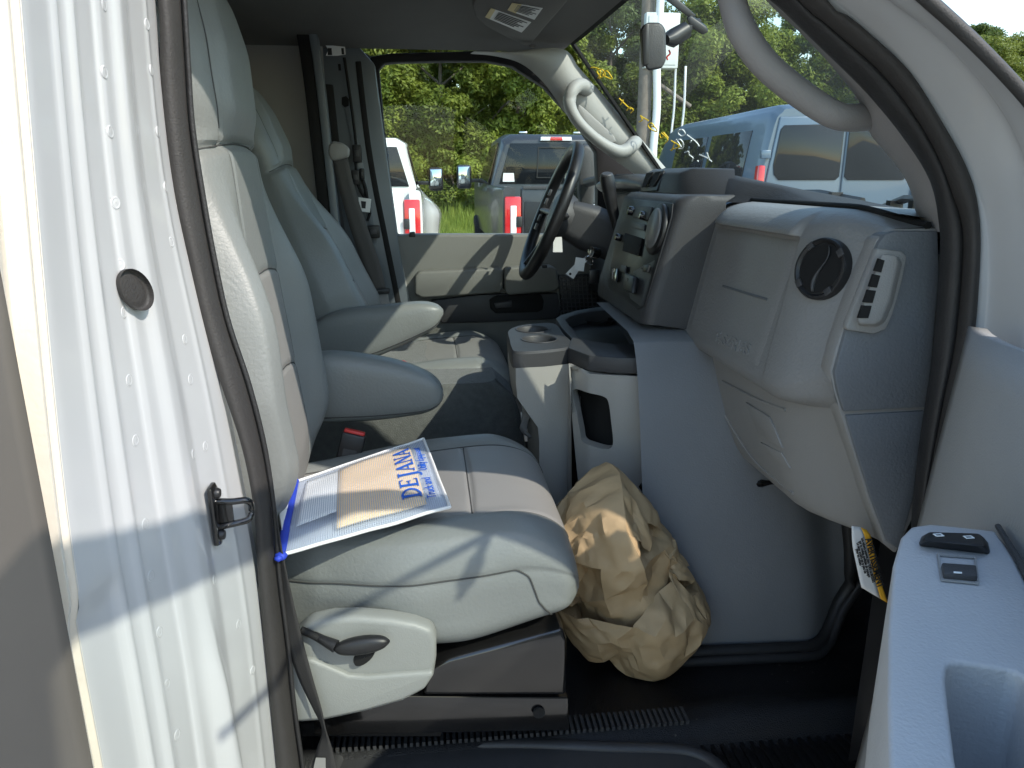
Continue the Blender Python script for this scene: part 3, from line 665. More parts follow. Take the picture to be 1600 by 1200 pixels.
for pl in ([(1014,273),(1023,272),(1013,293),(1007,294)], [(1027,272),(1036,271),(1026,292),(1018,293)]):
    slab(hv, pl, m_void, 'vent_opening', dash.children[-1], .002, .0055, 0)
# bezel and controls (outlines read off the photo, laid on the stack face)
bz = zz([(930,445),(1175,472),(1165,560),(1000,1118),(955,1135),(775,1000),(770,960),(835,600),(880,500)])
bez = slab(sbv, bz, m_black, 'stack_bezel', dash, .004, .0005, .002)
slab(sbv, zz([(955,487),(1055,500),(1030,580),(930,562)]), m_char, 'climate_panel', bez, .004, .005, .001)
slab(sbv, zz([(970,522),(1015,528),(1003,570),(958,562)]), m_black, 'climate_display', bez, .002, .0095, .001)
for (a, c_, r_) in ((930,525,.011), (1005,555,.010), (850,690,.009)):
    q = hit(sbv, 760+a/4, 200+c_/4, .005)
    if q: MB().lathe([(r_, -.006), (r_, .010), (r_*.8, .014), (.0005, .0145)], q, (-.97, 0, .24), 18).build('control_knob', m_gloss, bez, sm=50)
slab(sbv, zz([(925,585),(1010,608),(1003,648),(915,622)]), m_char, 'button_row', bez, .003, .005, .001)
slab(sbv, zz([(885,660),(992,695),(965,805),(868,772)]), m_void, 'radio_screen', bez, .003, .005, .001)
dq = hit(sbv, 760+1078/4, 200+635/4, .005)
for nm, r_, h_, mm in (('vent_bezel', .058, .006, m_black), ('vent_dial', .046, .011, m_dial)):
    MB().lathe([(r_, -.003), (r_, h_-.003), (r_*.93, h_), (.0005, h_)], dq, (-.97, 0, .24), 30, (1, .86)).build(nm, mm, bez, sm=50)
slab(sbv, zz([(812,880),(845,885),(835,970),(800,950)]), m_gloss, 'rocker_switch', bez, .006, .005, .002)
slab(sbv, zz([(905,915),(968,940),(950,1045),(890,1020)]), m_black, 'power_outlet', bez, .012, .005, .004)
slab(sbv, zz([(1010,860),(1045,865),(1030,910),(1000,905)]), m_black, 'side_button', bez, .006, .005, .002)
slab(sbv, zz([(862,862),(893,868),(885,910),(850,900)]), m_char, 'button_row', bez, .003, .005, .001)
q = hit(sbv, 760+925/4, 200+960/4, .018)
if q: mk('outlet_print', text_mesh('12V', .010, q, V(0, -1, 0), V(.25, 0, .97), .0005), m_dial, bez, sm=None)
# ---- instrument cluster hood and column on the driver side
b = MB(); ch = [(.78,-.02),(.66,.004),(.60,.008),(.565,-.01),(.575,-.03),(.62,-.06),(.64,-.17),(.60,-.20),(.56,-.24),(.55,-.36)]
b.grid([crom([V(x, y, z-.012*((y-2.22)/.3)**2) for x, z in ch], 4) for y in [1.92+.03*k for k in range(21)]]); b.build('instrument_hood', m_black, dash, sm=60)
b = MB(); b.grid([[V(.60, y, -.24), V(.585, y, -.40), V(.62, y, -.55)] for y in (1.93, 2.1, 2.3, 2.54)]); b.build('knee_panel', m_char, dash)
# ================================================================== STEERING WHEEL + COLUMN
sc_ = V(.365, 2.235, -.098)
sax = V(-.925, .045, .38).normalized()
stw = thing('steering_wheel', 'black steering wheel and column with stalk in front of the driver seat', 'steering wheel', tuple(sc_))
su = V(0, 1, 0); su = (su-sax*su.dot(sax)).normalized(); sv_ = sax.cross(su)
if sv_.z < 0: sv_ = -sv_
b = MB(); b.tube([sc_+(su*math.cos(a)+sv_*math.sin(a))*.196 for a in [2*math.pi*k/72 for k in range(72)]], .0175, 14, closed=True, up=tuple(sax)); b.build('wheel_rim', m_black, stw, sm=180)
for a in (180, 0, 250, 290):
    d = su*math.cos(R_(a))+sv_*math.sin(R_(a)); b = MB(); b.tube([sc_-sax*.03+d*.05, sc_-sax*.02+d*.11, sc_+d*.19], [.024, .018, .014], 8, flat=.6); b.build('wheel_spoke', m_char, stw, sm=70)
b = MB(); b.lathe([(.0005, .012), (.05, .010), (.075, 0), (.082, -.02), (.07, -.05), (.0005, -.055)], sc_-sax*.012, sax, 28, (1, .85)); b.build('wheel_hub', m_char, stw, sm=60)
for s in (-1,):
    for k, (a, r_) in enumerate(((150, .11), (165, .105), (195, .10), (210, .108))):
        d = su*math.cos(R_(a+180))+sv_*math.sin(R_(a+180)); b = MB(); b.box(sc_+d*r_+sax*.012, (.016, .020, .008), Matrix((su, sv_, sax)).transposed()); b.build('wheel_button', m_dial if k == 0 else m_char, stw, bevel=.002)
b = MB(); path = [sc_-sax*.05, sc_-sax*.12, sc_-sax*.22, sc_-sax*.30]
b.sweep(path, rrect(0, 0, .13, .13, .035), up=tuple(su), scale=[.85, 1.05, 1.05, 1.2]); col_ = b.build('column_shroud', m_char, stw, sm=50)
b = MB(); b.tube(rs2([P(a, c_, y=2.05) for a, c_ in ((948,275),(952,300),(958,330),(966,360))], 14), [.019, .020, .020, .019, .018, .018, .017, .016, .016, .015, .015, .014, .014, .014], 14)
stl = b.build('gear_lever', m_black, stw, sm=80)
b = MB(); b.lathe([(.0005, .004), (.013, .004), (.0165, .001), (.018, -.004)], P(948, 273, y=2.05), (-.15, -.35, 1), 18, (1, 1)); b.build('lever_cap', m_char, stl)
b = MB(); b.prism([P(a, c_, y=2.14) for a, c_ in ((865,371),(878,370),(879,394),(864,394))], (0, .002, 0)); b.build('column_label', m_paperw, col_)
# ================================================================== KEYS
ky = thing('key_tags', 'two white paper key tags hanging from the ignition key', 'key tag', tuple(P(915, 400, y=2.06)))
kc = P(922, 398, y=2.08)
MB().lathe([(.016, -.02), (.016, .004), (.012, .007), (.0005, .007)], P(925, 394, y=2.10), (-.9, -.35, .2), 18).build('ignition_lock', m_chrome, ky, sm=40)
b = MB(); b.prism([P(a, c_, y=2.055) for a, c_ in ((900,402),(915,404),(912,424),(896,422))], (0, .002, 0)); b.build('tag', m_paperw, ky)
b = MB(); b.prism([P(a, c_, y=2.065) for a, c_ in ((884,428),(901,410),(918,407),(906,420),(896,436))], (0, .002, 0)); t2 = b.build('tag', m_paperw, ky)
MB().lathe([(.0005, .001), (.0035, .001), (.0035, -.001)], P(891, 428, y=2.063), (0, -1, 0), 10).build('tag_hole', m_void, t2)
b = MB(); b.tube(rs2([P(a, c_, y=2.06) for a, c_ in ((912,404),(920,400),(926,406),(925,414),(917,410))], 20), .0012, 5); b.build('key_ring', m_chrome, ky)
b = MB(); b.box(P(928, 432, y=2.06), (.03, .012, .04)); b.build('key_fob', m_black, ky, bevel=.004)
# ================================================================== ENGINE COVER + CONSOLE
eng = thing('engine_cover', 'smooth slate grey engine cover bulging beside the passenger footwell', 'engine cover', (.58, 1.5, FZ))
def ec_pt(u, v):
    x = lerp(.415, .80+.07*v, u); z = lerp(-.325, FZ+.012+.10*max(0, (u-.80)/.20)**2.4, v)
    yb = 1.265+.02*(1-u); yt = 1.445
    y = lerp(yt, yb, sst(-.25, 1.05, v)**.9)
    y += .035*math.exp(-v*12)         # shoulder roll
    x2 = x
    y += .075*sst(.70, 1.0, u)**1.6*(0.25+.75*v)-.02*sst(.15, .6, u)*sst(1, .6, u)*(1-v)
    return V(x2, y, z)
b = MB(); rows = []
for j in range(31):
    v = (j/30)**1.5; row = []
    for i in range(25): row.append(ec_pt(i/24, v))
    rows.append(row)
rows.insert(0, [V(p.x, p.y+.05, p.z+.012) for p in rows[0]]); rows.insert(0, [V(p.x, p.y+.3, p.z+.012) for p in rows[0]])
b.grid(rows); b.build('side_shell', m_engine, eng, sm=70)
b = MB(); b.tube([ec_pt(i/24, 1.0)+V(0, -.012, .004) for i in range(24)]+[ec_pt(1, 1-.05*k)+V(.008, -.010, 0) for k in range(0, 15)], .0135, 8); b.build('base_gasket', m_rubber, eng, sm=80)
b = MB(); b.tube([ec_pt(i/24, 1.0)+V(0, -.028, -.006) for i in range(24)]+[ec_pt(1, 1-.05*k)+V(.026, -.012, 0) for k in range(0, 15)], .011, 8); b.build('base_gasket', m_rubber, eng, sm=80)
# latch strap
lc = V(0, 0, 0)+P(1195, 755, y=1.37)
b = MB(); b.tube([P(a, c_, y=yy) for a, c_, yy in ((1180,757,1.345),(1190,755,1.335),(1203,754,1.335),(1213,750,1.345),(1224,758,1.36))], [.010, .011, .006, .012, .011], 8, flat=.8); b.build('latch', m_gloss, eng, bevel=0, sm=50)
con = thing('centre_console', 'grey floor console with two cup holders, open tray and side pocket', 'console', (.3, 1.65, FZ))
TZ = -.36
cup = PZ([(793,517),(795,532),(798,543),(806,550),(850,548),(888,543),(897,537),(882,522),(867,505),(835,505),(808,509)], TZ)
CUPS = [(P(830, 515, z=TZ)+V(.004, 0, 0), .040), (P(840, 530, z=TZ)+V(.004, 0, 0), .040)]
bm = bmesh.new()
def loop_edges(pts):
    vs = [bm.verts.new(p) for p in pts]; return vs, [bm.edges.new((vs[i], vs[(i+1) % len(vs)])) for i in range(len(vs))]
cupl = resample(crom(cup, 5, closed=True), 60, closed=True); cc_ = sum(cupl, V(0, 0, 0))/60
ins = [p.lerp(cc_, .035)+V(0, 0, .0) for p in cupl]; mid_ = [p+V(0, 0, -.005) for p in cupl]; low_ = [p+V(0, 0, -.036) for p in cupl]
v0, e0_ = loop_edges(ins); v1, _ = loop_edges(mid_); v2, _ = loop_edges(low_)
for A1, B1 in ((v0, v1), (v1, v2)):
    for i in range(60): bm.faces.new((A1[i], A1[(i+1) % 60], B1[(i+1) % 60], B1[i]))
alle = list(e0_)
for c, r_ in CUPS:
    v_, e_ = loop_edges([c+V(math.cos(a)*(r_+.001), math.sin(a)*(r_+.001), 0) for a in [2*math.pi*k/36 for k in range(36)]]); alle += e_
bmesh.ops.triangle_fill(bm, use_beauty=True, use_dissolve=False, edges=alle)
bmesh.ops.recalc_face_normals(bm, faces=bm.faces); me = bpy.data.meshes.new('cup_tray'); bm.to_mesh(me); bm.free()
tp = mk('cup_tray', me, m_char, con, sm=40)
for (px, py, r_) in ((830,515,.040), (840,530,.040)):
    c = P(px, py, z=TZ); b = MB(); b.lathe([(r_+.004, .0004), (r_+.003, .002), (r_+.0005, .002), (r_-.002, -.002), (r_-.004, -.02), (r_-.007, -.055)], c+V(.004, 0, 0), (0, 0, 1), 36); ch_ = b.build('cup_holder', m_char, tp, sm=60)
    b = MB(); b.lathe([(r_-.006, -.055), (.0005, -.056)], c+V(.004, 0, 0), (0, 0, 1), 36); b.build('cup_well', m_black, ch_, sm=60)
tr_o = PZ([(868,497),(876,492),(900,485),(930,480),(965,477),(985,495),(1000,520),(1012,545),(1012,560),(965,559),(920,555),(888,543),(893,528),(878,512)], TZ+.002)
tr_i = PZ([(884,499),(890,495),(906,490),(932,486),(958,484),(972,498),(984,518),(994,533),(990,537),(960,537),(927,533),(904,527),(899,517),(890,508)], TZ+.002)
b = MB(); b.ring(tr_o, tr_i, (0, 0, -.034)); tray = b.build('tray_rim', m_char, con, bevel=.004)
b = MB(); b.poly([p+V(0, 0, -.03) for p in tr_i]); b.build('tray_floor', m_black, con)
b = MB(); b.lathe([(.045, .001), (.04, .001), (.038, -.01)], P(920, 500, z=TZ-.02)+V(.03, 0, .0), (0, 0, 1), 26); b.build('tray_well', m_void, con)
# body walls under the trays
body = [(p.x, p.y) for p in PZ([(808,509),(793,517),(795,532),(799,545),(806,551),(850,549),(889,545),(893,550),(920,557),(965,561),(1013,562)], TZ)]
zsb = [TZ-.034, TZ-.05, TZ-.1, TZ-.16, TZ-.25, TZ-.4, FZ-.005]
def bodyp(k, z):
    x, y = body[k]; t = (TZ-.034-z)/.55; nose = max(0, 1-(x-.17)/.13)
    cut = .055*sst(.10, .28, t)*nose
    return V(x+cut+.012*t, y+.035*t, z)
b = MB(); b.grid([[bodyp(k, lerp(TZ-.034, FZ, j/16)) for k in range(7)] for j in range(17)]); b.grid([[bodyp(6, lerp(TZ-.034, FZ, j/16)), V(body[7][0]+.012*j/16, body[7][1]+.004-.02*j/16, lerp(TZ-.034, FZ, j/16))] for j in range(17)]); b.grid([[bodyp(0, lerp(TZ-.034, FZ, j/16)), bodyp(0, lerp(TZ-.034, FZ, j/16))+V(.15, .10, 0)] for j in range(17)]); b.build('console_body', m_console, con, sm=60)
# pocket panel with a cut-out
A, B_, = V(*body[7], TZ-.034), V(*body[10], TZ-.034)
mid1, mid2 = V(*body[8], TZ-.034), V(*body[9], TZ-.034)
topl = resample([A, mid1, mid2, B_], 40)
def pk(i, j, ni=39, nj=60):
    p = topl[i]; z = lerp(TZ-.034, FZ, j/nj); t = (TZ-.034-z)/.55
    return V(p.x+.012*t, p.y-.02*t, z)
def inhole(i, j):
    q = pk(i, j); d = q-V(0, 0, 0); k = FPX/d.dot(cF); px = 800+d.dot(cR)*k; py = 600-d.dot(cU)*k
    poly_ = [(894,607),(945,621),(951,628),(958,690),(955,700),(945,702),(925,697),(909,688)]
    c_ = False
    for a in range(len(poly_)):
        x1, y1 = poly_[a]; x2, y2 = poly_[a-1]
        if (y1 > py) != (y2 > py) and px < (x2-x1)*(py-y1)/(y2-y1)+x1: c_ = not c_
    return c_
pg = MB(); pg.grid([[pk(i, j) for i in range(40)] for j in range(61)]); pgv = BVHTree.FromPolygons([Vector(v) for v in pg.v], pg.f)
hole = resample(crom([V(a, c_, 0) for a, c_ in ((896,609),(920,614),(944,620),(951,630),(955,660),(958,690),(954,700),(944,702),(925,697),(910,690),(906,672),(900,640))], 6, closed=True), 72, closed=True)
outl = [V(a, c_, 0) for a, c_ in ((888.5,566),(918,580),(965,581.5),(1013,582),(1013,700),(1012,760),(960,810),(908,800),(902,740),(896,680),(892,630))]
outl = resample(outl, 360, closed=True); hc = V(927, 656, 0)
outr = []
for hp_ in hole:
    a0 = math.atan2(hp_.y-hc.y, hp_.x-hc.x); outr.append(min(outl, key=lambda q: abs((math.atan2(q.y-hc.y, q.x-hc.x)-a0+math.pi) % (2*math.pi)-math.pi)))
def ph(q, dz=0): h_ = hit(pgv, q.x, q.y, dz); return h_ if h_ is not None else P(q.x, q.y, y=1.5)
b = MB(); rows = [[ph(o_.lerp(h_, k/8)) for o_, h_ in zip(outr, hole)] for k in range(9)]
rows.append([p+V(.003, .004, 0) for p in rows[-1]]); rows.append([p+V(.012, .02, 0) for p in rows[-1]])
b.grid(rows, cu=True); b.build('pocket_panel', m_console, con, sm=50)
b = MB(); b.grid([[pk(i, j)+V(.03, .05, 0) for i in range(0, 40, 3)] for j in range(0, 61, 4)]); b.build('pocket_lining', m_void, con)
b = MB(); b.prism([P(a, c_, y=1.69) for a, c_ in ((813,645),(826,641),(829,655),(818,661))], (0, .002, 0)); b.build('paper_tag', m_paperw, con)
b = MB(); b.tube(rs2([P(a, c_, y=1.68) for a, c_ in ((806,612),(818,628),(822,650),(818,672),(828,682))], 20), .010, 8, flat=.5); b.build('console_strap', m_dashlow, con)
# ================================================================== SEATS
def seat(name, label, cy, rec, x0, z0, inb, cush):
    t = thing(name, label, 'car seat', (x0+.2, cy, FZ))
    up = V(-math.sin(rec), 0, math.cos(rec)); fw = V(math.cos(rec), 0, math.sin(rec)); base = V(x0, cy, z0)
    WL = [0, .04, .12, .25, .38, .48, .55, .60, .625, .645, .68, .75, .80, .835, .855, .862]
    WW = [.17, .205, .232, .236, .212, .186, .168, .158, .156, .162, .170, .166, .150, .118, .07, .01]
    FL = [0, .04, .10, .25, .45, .58, .62, .66, .75, .82, .85, .862]; FF = [.045, .065, .072, .064, .058, .056, .052, .058, .058, .046, .028, .005]
    NL, NA = 170, 180
    def wsm(l, X, Y):
        a = 0; w = 0
        for k in range(-3, 4): g = math.exp(-k*k/4); a += g*interp(l+k*.008, X, Y); w += g
        return a/w
    rows = []; meta = []
    for i in range(NL+1):
        l = .862*(i/NL); w = wsm(l, WL, WW); f = wsm(l, FL, FF); r = f*1.05+.012*sst(.6, .2, l)
        if i == NL: w = .004; f = r = .003
        row = []; mr = []
        for j in range(NA):
            a = 2*math.pi*j/NA; c_, s_ = math.cos(a), math.sin(a)
            s = math.copysign(abs(c_)**.62, c_); lat = w*s
            n = (f if s_ > 0 else r)*math.copysign(abs(s_)**.62, s_)
            if s_ > 0:
                e = abs(s)
                bol = .048*sst(.02, .16, l)*sst(.58, .34, l)
                n += bol*sst(.50, .80, e)*(1-sst(.90, 1.0, e)*.9)
                sm_ = .52 if l < .60 else .66
                if l < .845: n -= .0045*math.exp(-((e-sm_)/.016)**2)
                if e < sm_:
                    for ls, bow in ((.232, .018), (.405, .012)):
                        n -= .004*math.exp(-((l-ls-bow*(1-(e/sm_)**2))/.004)**2)
                    if .60 < l < .84: n += .010*sst(sm_, sm_-.25, e)*sst(.60, .66, l)
                n -= .010*math.exp(-((l-.612+.012*e*e)/.006)**2)
                n += .0012*noise.noise(V(lat*14, l*14, 3.1*cy))
            row.append(base+up*l+fw*n+V(0, lat, 0)); mr.append((l, s, s_))
        rows.append(row); meta.append(mr)
    parts = {'backrest': MB(), 'back_insert': MB(), 'headrest': MB()}
    flat = [p for r_ in rows for p in r_]; idx = {k: {} for k in parts}
    for i in range(NL):
        for j in range(NA):
            l, s, s_ = meta[i][j]
            kind = 'headrest' if l > .610 else ('back_insert' if (s_ > 0 and abs(s) < .52 and .03 < l < .408+.012*(1-(s/.52)**2)) else 'backrest')
            mb = parts[kind]; f = []
            for q in (i*NA+j, i*NA+(j+1) % NA, (i+1)*NA+(j+1) % NA, (i+1)*NA+j):
                if q not in idx[kind]: idx[kind][q] = len(mb.v); mb.v.append(tuple(flat[q]))
                f.append(idx[kind][q])
            mb.f.append(tuple(f))
    bo = parts['backrest'].build('backrest', m_leather, t, sm=180)
    parts['back_insert'].build('back_insert', m_insert, t, sm=180)
    hr = parts['headrest'].build('headrest', m_leather, t, sm=180)
    # seam threads following the grooves
    def surf(l, e, sg):
        i = min(NL, max(0, l/.862*NL)); i0 = int(i); ang = math.acos(min(1, e**(1/.62)))
        j = (ang if sg > 0 else math.pi-ang)/(2*math.pi)*NA; j0 = int(j); fr = j-j0
        a = rows[i0][j0 % NA].lerp(rows[i0][(j0+1) % NA], fr); i1 = min(NL, i0+1)
        c_ = rows[i1][j0 % NA].lerp(rows[i1][(j0+1) % NA], fr); return a.lerp(c_, i-i0)+fw*.0006
    for sg in (-1, 1):
        b = MB(); b.tube([surf(l, .52, sg) for l in np.linspace(.03, .595, 70)], .0014, 5); b.build('seam', m_seam, bo, sm=180)
        b = MB(); b.tube([surf(l, .66, sg) for l in np.linspace(.63, .835, 36)], .0013, 5); b.build('seam', m_seam, hr, sm=180)
    for ls, bow in ((.232, .018), (.405, .012)):
        b = MB(); b.tube([surf(ls+bow*(1-(abs(q)/.52)**2), abs(q), 1 if q >= 0 else -1) for q in np.linspace(-.51, .51, 50)], .0013, 5); b.build('seam', m_seam, bo, sm=180)
    b = MB(); b.tube([surf(.612-.012*q*q, abs(q), 1 if q >= 0 else -1) for q in np.linspace(-.97, .97, 60)], .0014, 5); b.build('seam', m_seam, hr, sm=180)
    # cushion
    xr, xf, zt = cush
    NX, NC = 130, 180; rows2 = []; meta2 = []
    for i in range(NX+1):
        q = i/NX; x = lerp(xr, xf, 1-(1-q)**1.6)
        fx = (x-(xf-.105))/.105
        zt_ = zt-.030*sst(xf-.1, xr, x); zb_ = zt-.205+.042*sst(xf-.20, xf-.03, x)
        if fx > 0:
            kf = max(0, 1-min(1, fx)**2.7)**(1/2.7); zm = zt-.098; zt_ = zm+(zt_-zm)*kf; zb_ = zm-.01+(zb_-zm+.01)*kf
        zc = (zt_+zb_)/2; w = .248-.03*sst(.72, 1, q)**3-.02*sst(.12, 0, q)-.045*sst(-.02, -.22, x)
        hh = max(.002, (zt_-zb_)/2); row = []; mr = []
        for j in range(NC):
            a = 2*math.pi*j/NC; c_, s_ = math.cos(a), math.sin(a)
            s = math.copysign(abs(c_)**.40, c_); tq = math.copysign(abs(s_)**.50, s_)
            lat = w*s; z = zc+hh*tq; e = abs(s)
            if s_ > 0:
                z += .020*sst(.50, .82, e)*sst(xf-.02, xf-.12, x)*(1-.6*sst(.9, 1, e))
                z -= .004*math.exp(-((e-.62)/.016)**2)*sst(xf, xf-.02, x)
                if e < .62: z -= .0045*math.exp(-((x-(xf-.165)-.006*(1-(e/.62)**2))/.0045)**2)
                z += .0016*noise.noise(V(x*11, lat*11, cy))
            # side piping groove
            if e > .80: lat -= math.copysign(.0035*math.exp(-((tq-.30)/.05)**2), s); lat += math.copysign(.004*noise.noise(V(x*9, z*14, cy*3)), s)
            row.append(V(x, cy+lat, z)); mr.append((x, s, s_))
        rows2.append(row); meta2.append(mr)
    parts = {'cushion': MB(), 'cushion_insert': MB()}; flat = [p for r_ in rows2 for p in r_]; idx = {k: {} for k in parts}
    for i in range(NX):
        for j in range(NC):
            x, s, s_ = meta2[i][j]
            kind = 'cushion_insert' if (s_ > 0 and abs(s) < .62 and x < xf-.012) else 'cushion'
            mb = parts[kind]; f = []
            for q in (i*NC+j, i*NC+(j+1) % NC, (i+1)*NC+(j+1) % NC, (i+1)*NC+j):
                if q not in idx[kind]: idx[kind][q] = len(mb.v); mb.v.append(tuple(flat[q]))
                f.append(idx[kind][q])
            mb.f.append(tuple(f))
    parts['cushion'].poly(rows2[0]); 
    cu_ = parts['cushion'].build('cushion', m_leather, t, sm=180); parts['cushion_insert'].build('cushion_insert', m_insert, t, sm=180)
    def pick(row, key):   # ring index where lateral coordinate |s| passes e on top
        return row[key]
    j62 = round(math.acos(.62**(1/.40))/(2*math.pi)*NC)
    for jj in (j62, NC//2-j62):
        b = MB(); b.tube([rows2[i][jj]+V(0, 0, .0006) for i in range(4, NX-4, 2)], .0013, 5); b.build('seam', m_seam, cu_, sm=180)
    it = min(range(NX), key=lambda i: abs(rows2[i][0].x-(xf-.163)))
    b = MB(); b.tube([rows2[it][j]+V(0, 0, .0004) for j in range(j62, NC//2-j62+1)], .0013, 5); b.build('seam', m_seam, cu_, sm=180)
    jp = round(math.asin(.30**(1/.5))/(2*math.pi)*NC)
    for jj, sg in ((jp, 1), (NC//2-jp, -1)):
        ln = [rows2[i][jj]+V(0, sg*.0008, 0) for i in range(2, NX-52)]
        for k in range(1, 40):
            i_ = NX-52+round(24*math.sin(k/39*math.pi/2)); j_ = jp-round((jp+26)*(1-math.cos(k/39*math.pi/2))); j_ = j_ % NC if sg > 0 else (NC//2-j_) % NC
            ln.append(rows2[i_][j_]+V(.0004, sg*.0008, 0))
        ln = resample(crom(ln[::3], 3), 120)
        b = MB(); b.tube(ln, .0014, 5); b.build('piping', m_seam, cu_, sm=180)
    return t
pseat = seat('passenger_seat', 'light grey leather bucket seat nearest the open door, with mesh pouch on it', 1.25, R_(3.5), -.295, -.565, 1, (-.27, .222, -.520))
dseat = seat('driver_seat', 'grey leather bucket seat behind the steering wheel, reclined and partly shaded', 2.255, R_(22), -.20, -.55, -1, (-.25, .24, -.505))
def armrest(par, pix_top, pix_bot, y0, y1, nm='armrest'):
    n = 40; tp_ = resample(crom([P(a, c_, y=y0) for a, c_ in pix_top], 8), n); bt = resample(crom([P(a, c_, y=y0) for a, c_ in pix_bot], 8), n)
    b = MB(); rows = []
    for i in range(n):
        a, c_ = tp_[i], bt[i]; cen = (a+c_)/2; h_ = (a-c_)/2; wy = (y1-y0)/2*(1 if i < n-8 else math.sqrt(max(.02, 1-((i-(n-8))/8)**2)))
        ym = (y0+y1)/2; row = []
        for k in range(28):
            q = 2*math.pi*k/28; cq = math.copysign(abs(math.cos(q))**.55, math.cos(q)); sq = math.copysign(abs(math.sin(q))**.55, math.sin(q))
            row.append(V(cen.x+h_.x*sq, ym+wy*cq, cen.z+h_.z*sq))
        rows.append(row)
    b.grid(rows, cu=True); b.poly(rows[-1]); b.poly(rows[0][::-1]); ar = b.build(nm, m_leather, par, sm=70)
    b = MB(); b.tube([r_[17]+V(0, -.0008, .0008) for r_ in rows], .0013, 5); b.build('seam', m_seam, ar, sm=180)
    return ar
armrest(pseat, [(480,560),(510,556),(560,560),(620,571),(665,588),(686,604),(693,618)], [(490,668),(530,666),(580,663),(630,657),(665,650),(686,638),(693,622)], 1.50, 1.58)
armrest(dseat, [(478,520),(500,500),(540,486),(600,480),(655,475),(682,479),(693,488)], [(490,575),(520,572),(570,566),(600,556),(645,535),(680,515),(693,494)], 1.93, 2.005)
# passenger seat side valance with lever
vp = [(440,1010),(470,985),(482,974),(520,966),(560,965),(610,969),(650,976),(676,985),(682,1000),(682,1030),(678,1058),(664,1080),(630,1098),(570,1115),(505,1129),(462,1132),(440,1120)]
b = MB(); b.prism(PY(vp, .975), (0, .035, 0)); val = b.build('side_valance', m_plgrey, pseat, bevel=.010, seg=4, sm=60)
b = MB(); b.prism(PY([(445,1058),(490,1042),(545,1062),(580,1064),(676,1058),(681,1045),(681,1000),(670,1062),(640,1092),(570,1111),(505,1124),(445,1124)], .966), (0, .02, 0)); 
vlow = PY([(442,1040),(485,1030),(520,1045),(545,1056),(575,1058),(678,1050),(677,1058),(664,1078),(630,1095),(570,1112),(505,1126),(462,1129),(442,1118)], .967)
b = MB(); b.prism(vlow, (0, .02, 0)); b.build('valance_swell', m_plgrey, val, bevel=.008, seg=4, sm=60)
b = MB(); b.tube(rs2(PY([(470,984),(490,993),(508,1004),(520,1012)], .968), 16), .0055, 8); b.build('lever_slot', m_void, val, sm=80)
c = P(565, 1008, y=.955)
b = MB(); b.lathe([(.0005, .010), (.6, .009), (.9, .006), (1.0, 0), (.9, -.006), (.0005, -.008)], (0, 0, 0), (0, -1, 0), 28)
b.v = [(c.x+v[0]*(.041 if True else 1), c.y+v[1], c.z+v[2]*.0135+.0035*v[0]) for v in b.v]; lev = b.build('recline_lever', m_black, val, sm=60)
b = MB(); b.tube([P(525, 1010, y=.958), P(505, 1000, y=.965), P(490, 992, y=.975)], [.010, .007, .006], 8); b.build('lever_arm', m_black, lev, sm=70)
b = MB(); b.lathe([(.022, .0), (.020, .006), (.0005, .008)], P(570, 1022, y=.972), (0, -1, 0), 20, (1, .5)); b.build('lever_boss', m_void, val, sm=60)
# pedestal: gloss black box with a recessed lower rail
pd = [P(a, c_, y=1.02) for a, c_ in ((668,1045),(700,1030),(880,982),(886,1000),(886,1088),(660,1088))]
b = MB(); b.prism(pd, (0, .42, 0)); ped = b.build('pedestal', m_gloss, pseat, bevel=.008, seg=3)
b = MB(); b.prism([P(a, c_, y=1.03) for a, c_ in ((490,1086),(888,1090),(890,1142),(490,1150))], (0, .40, 0)); b.build('seat_rail', m_gloss, ped, bevel=.004)
b = MB(); b.lathe([(.010, .0), (.010, .004), (.0005, .003)], P(842, 1112, y=1.028), (0, -1, 0), 18); b.build('rail_hole', m_void, ped)
b = MB(); b.prism(PY([(470,1132),(560,1118),(690,1096),(690,1152),(470,1152)], 1.05), (0, .3, 0)); b.build('rail_frame', m_void, ped, bevel=.004)
# buckle
def buckle(par, o, ax, L, w, d, rd):
    ax = ax.normalized(); sd = V(1, 0, 0); sd = (sd-ax*sd.dot(ax)).normalized(); dp = ax.cross(sd); Mx = Matrix((sd, dp, ax)).transposed()
    b = MB(); b.box(o+ax*L/2, (w, d, L), Mx); bk = b.build('buckle', m_black, par, bevel=.004, seg=3)
    b = MB(); b.box(o+ax*(L+.001), (w*.86, d*.62, .010), Mx); b.build('release_button', m_red, bk, bevel=.002)
    b = MB(); b.box(o+ax*(L*.45)-dp*(d/2+.0003), (w*.55, .0012, L*.22), Mx); b.build('buckle_mark', m_char, bk)
    return bk
buckle(pseat, P(541, 730, y=1.43), V(.028, .012, .10), .072, .048, .026, 0)
b = MB(); b.prism([P(a, c_, y=1.88) for a, c_ in ((622,568),(630,565),(652,577),(646,580))], (0, .02, .0)); b.build('release_button', m_red, dseat, bevel=.003)
# driver pedestal clad in carpet
b = MB(); rows = []
for j in range(13):
    z = lerp(FZ, -.515, j/12); k = j/12; rr = .05
    rad = 0 if k < .75 else .05*(1-math.sqrt(max(0, 1-((k-.75)/.25)**2)))
    row = [V(-.45, 1.76+.06*k+rad, z), V(-.1, 1.755+.06*k+rad, z), V(.10, 1.755+.06*k+rad, z), V(.20-rad, 1.765+.06*k+rad, z), V(.26-rad-.04*k, 1.80+.06*k+rad, z), V(.28-rad-.06*k, 1.86+.06*k, z), V(.28-rad-.06*k, 2.4, z)]
    rows.append(crom(row, 4))
b.grid(rows); b.poly(rows[-1]+[V(-.45, 2.4, -.515)]); b.build('carpet_cover', m_carpet, dseat, sm=60)
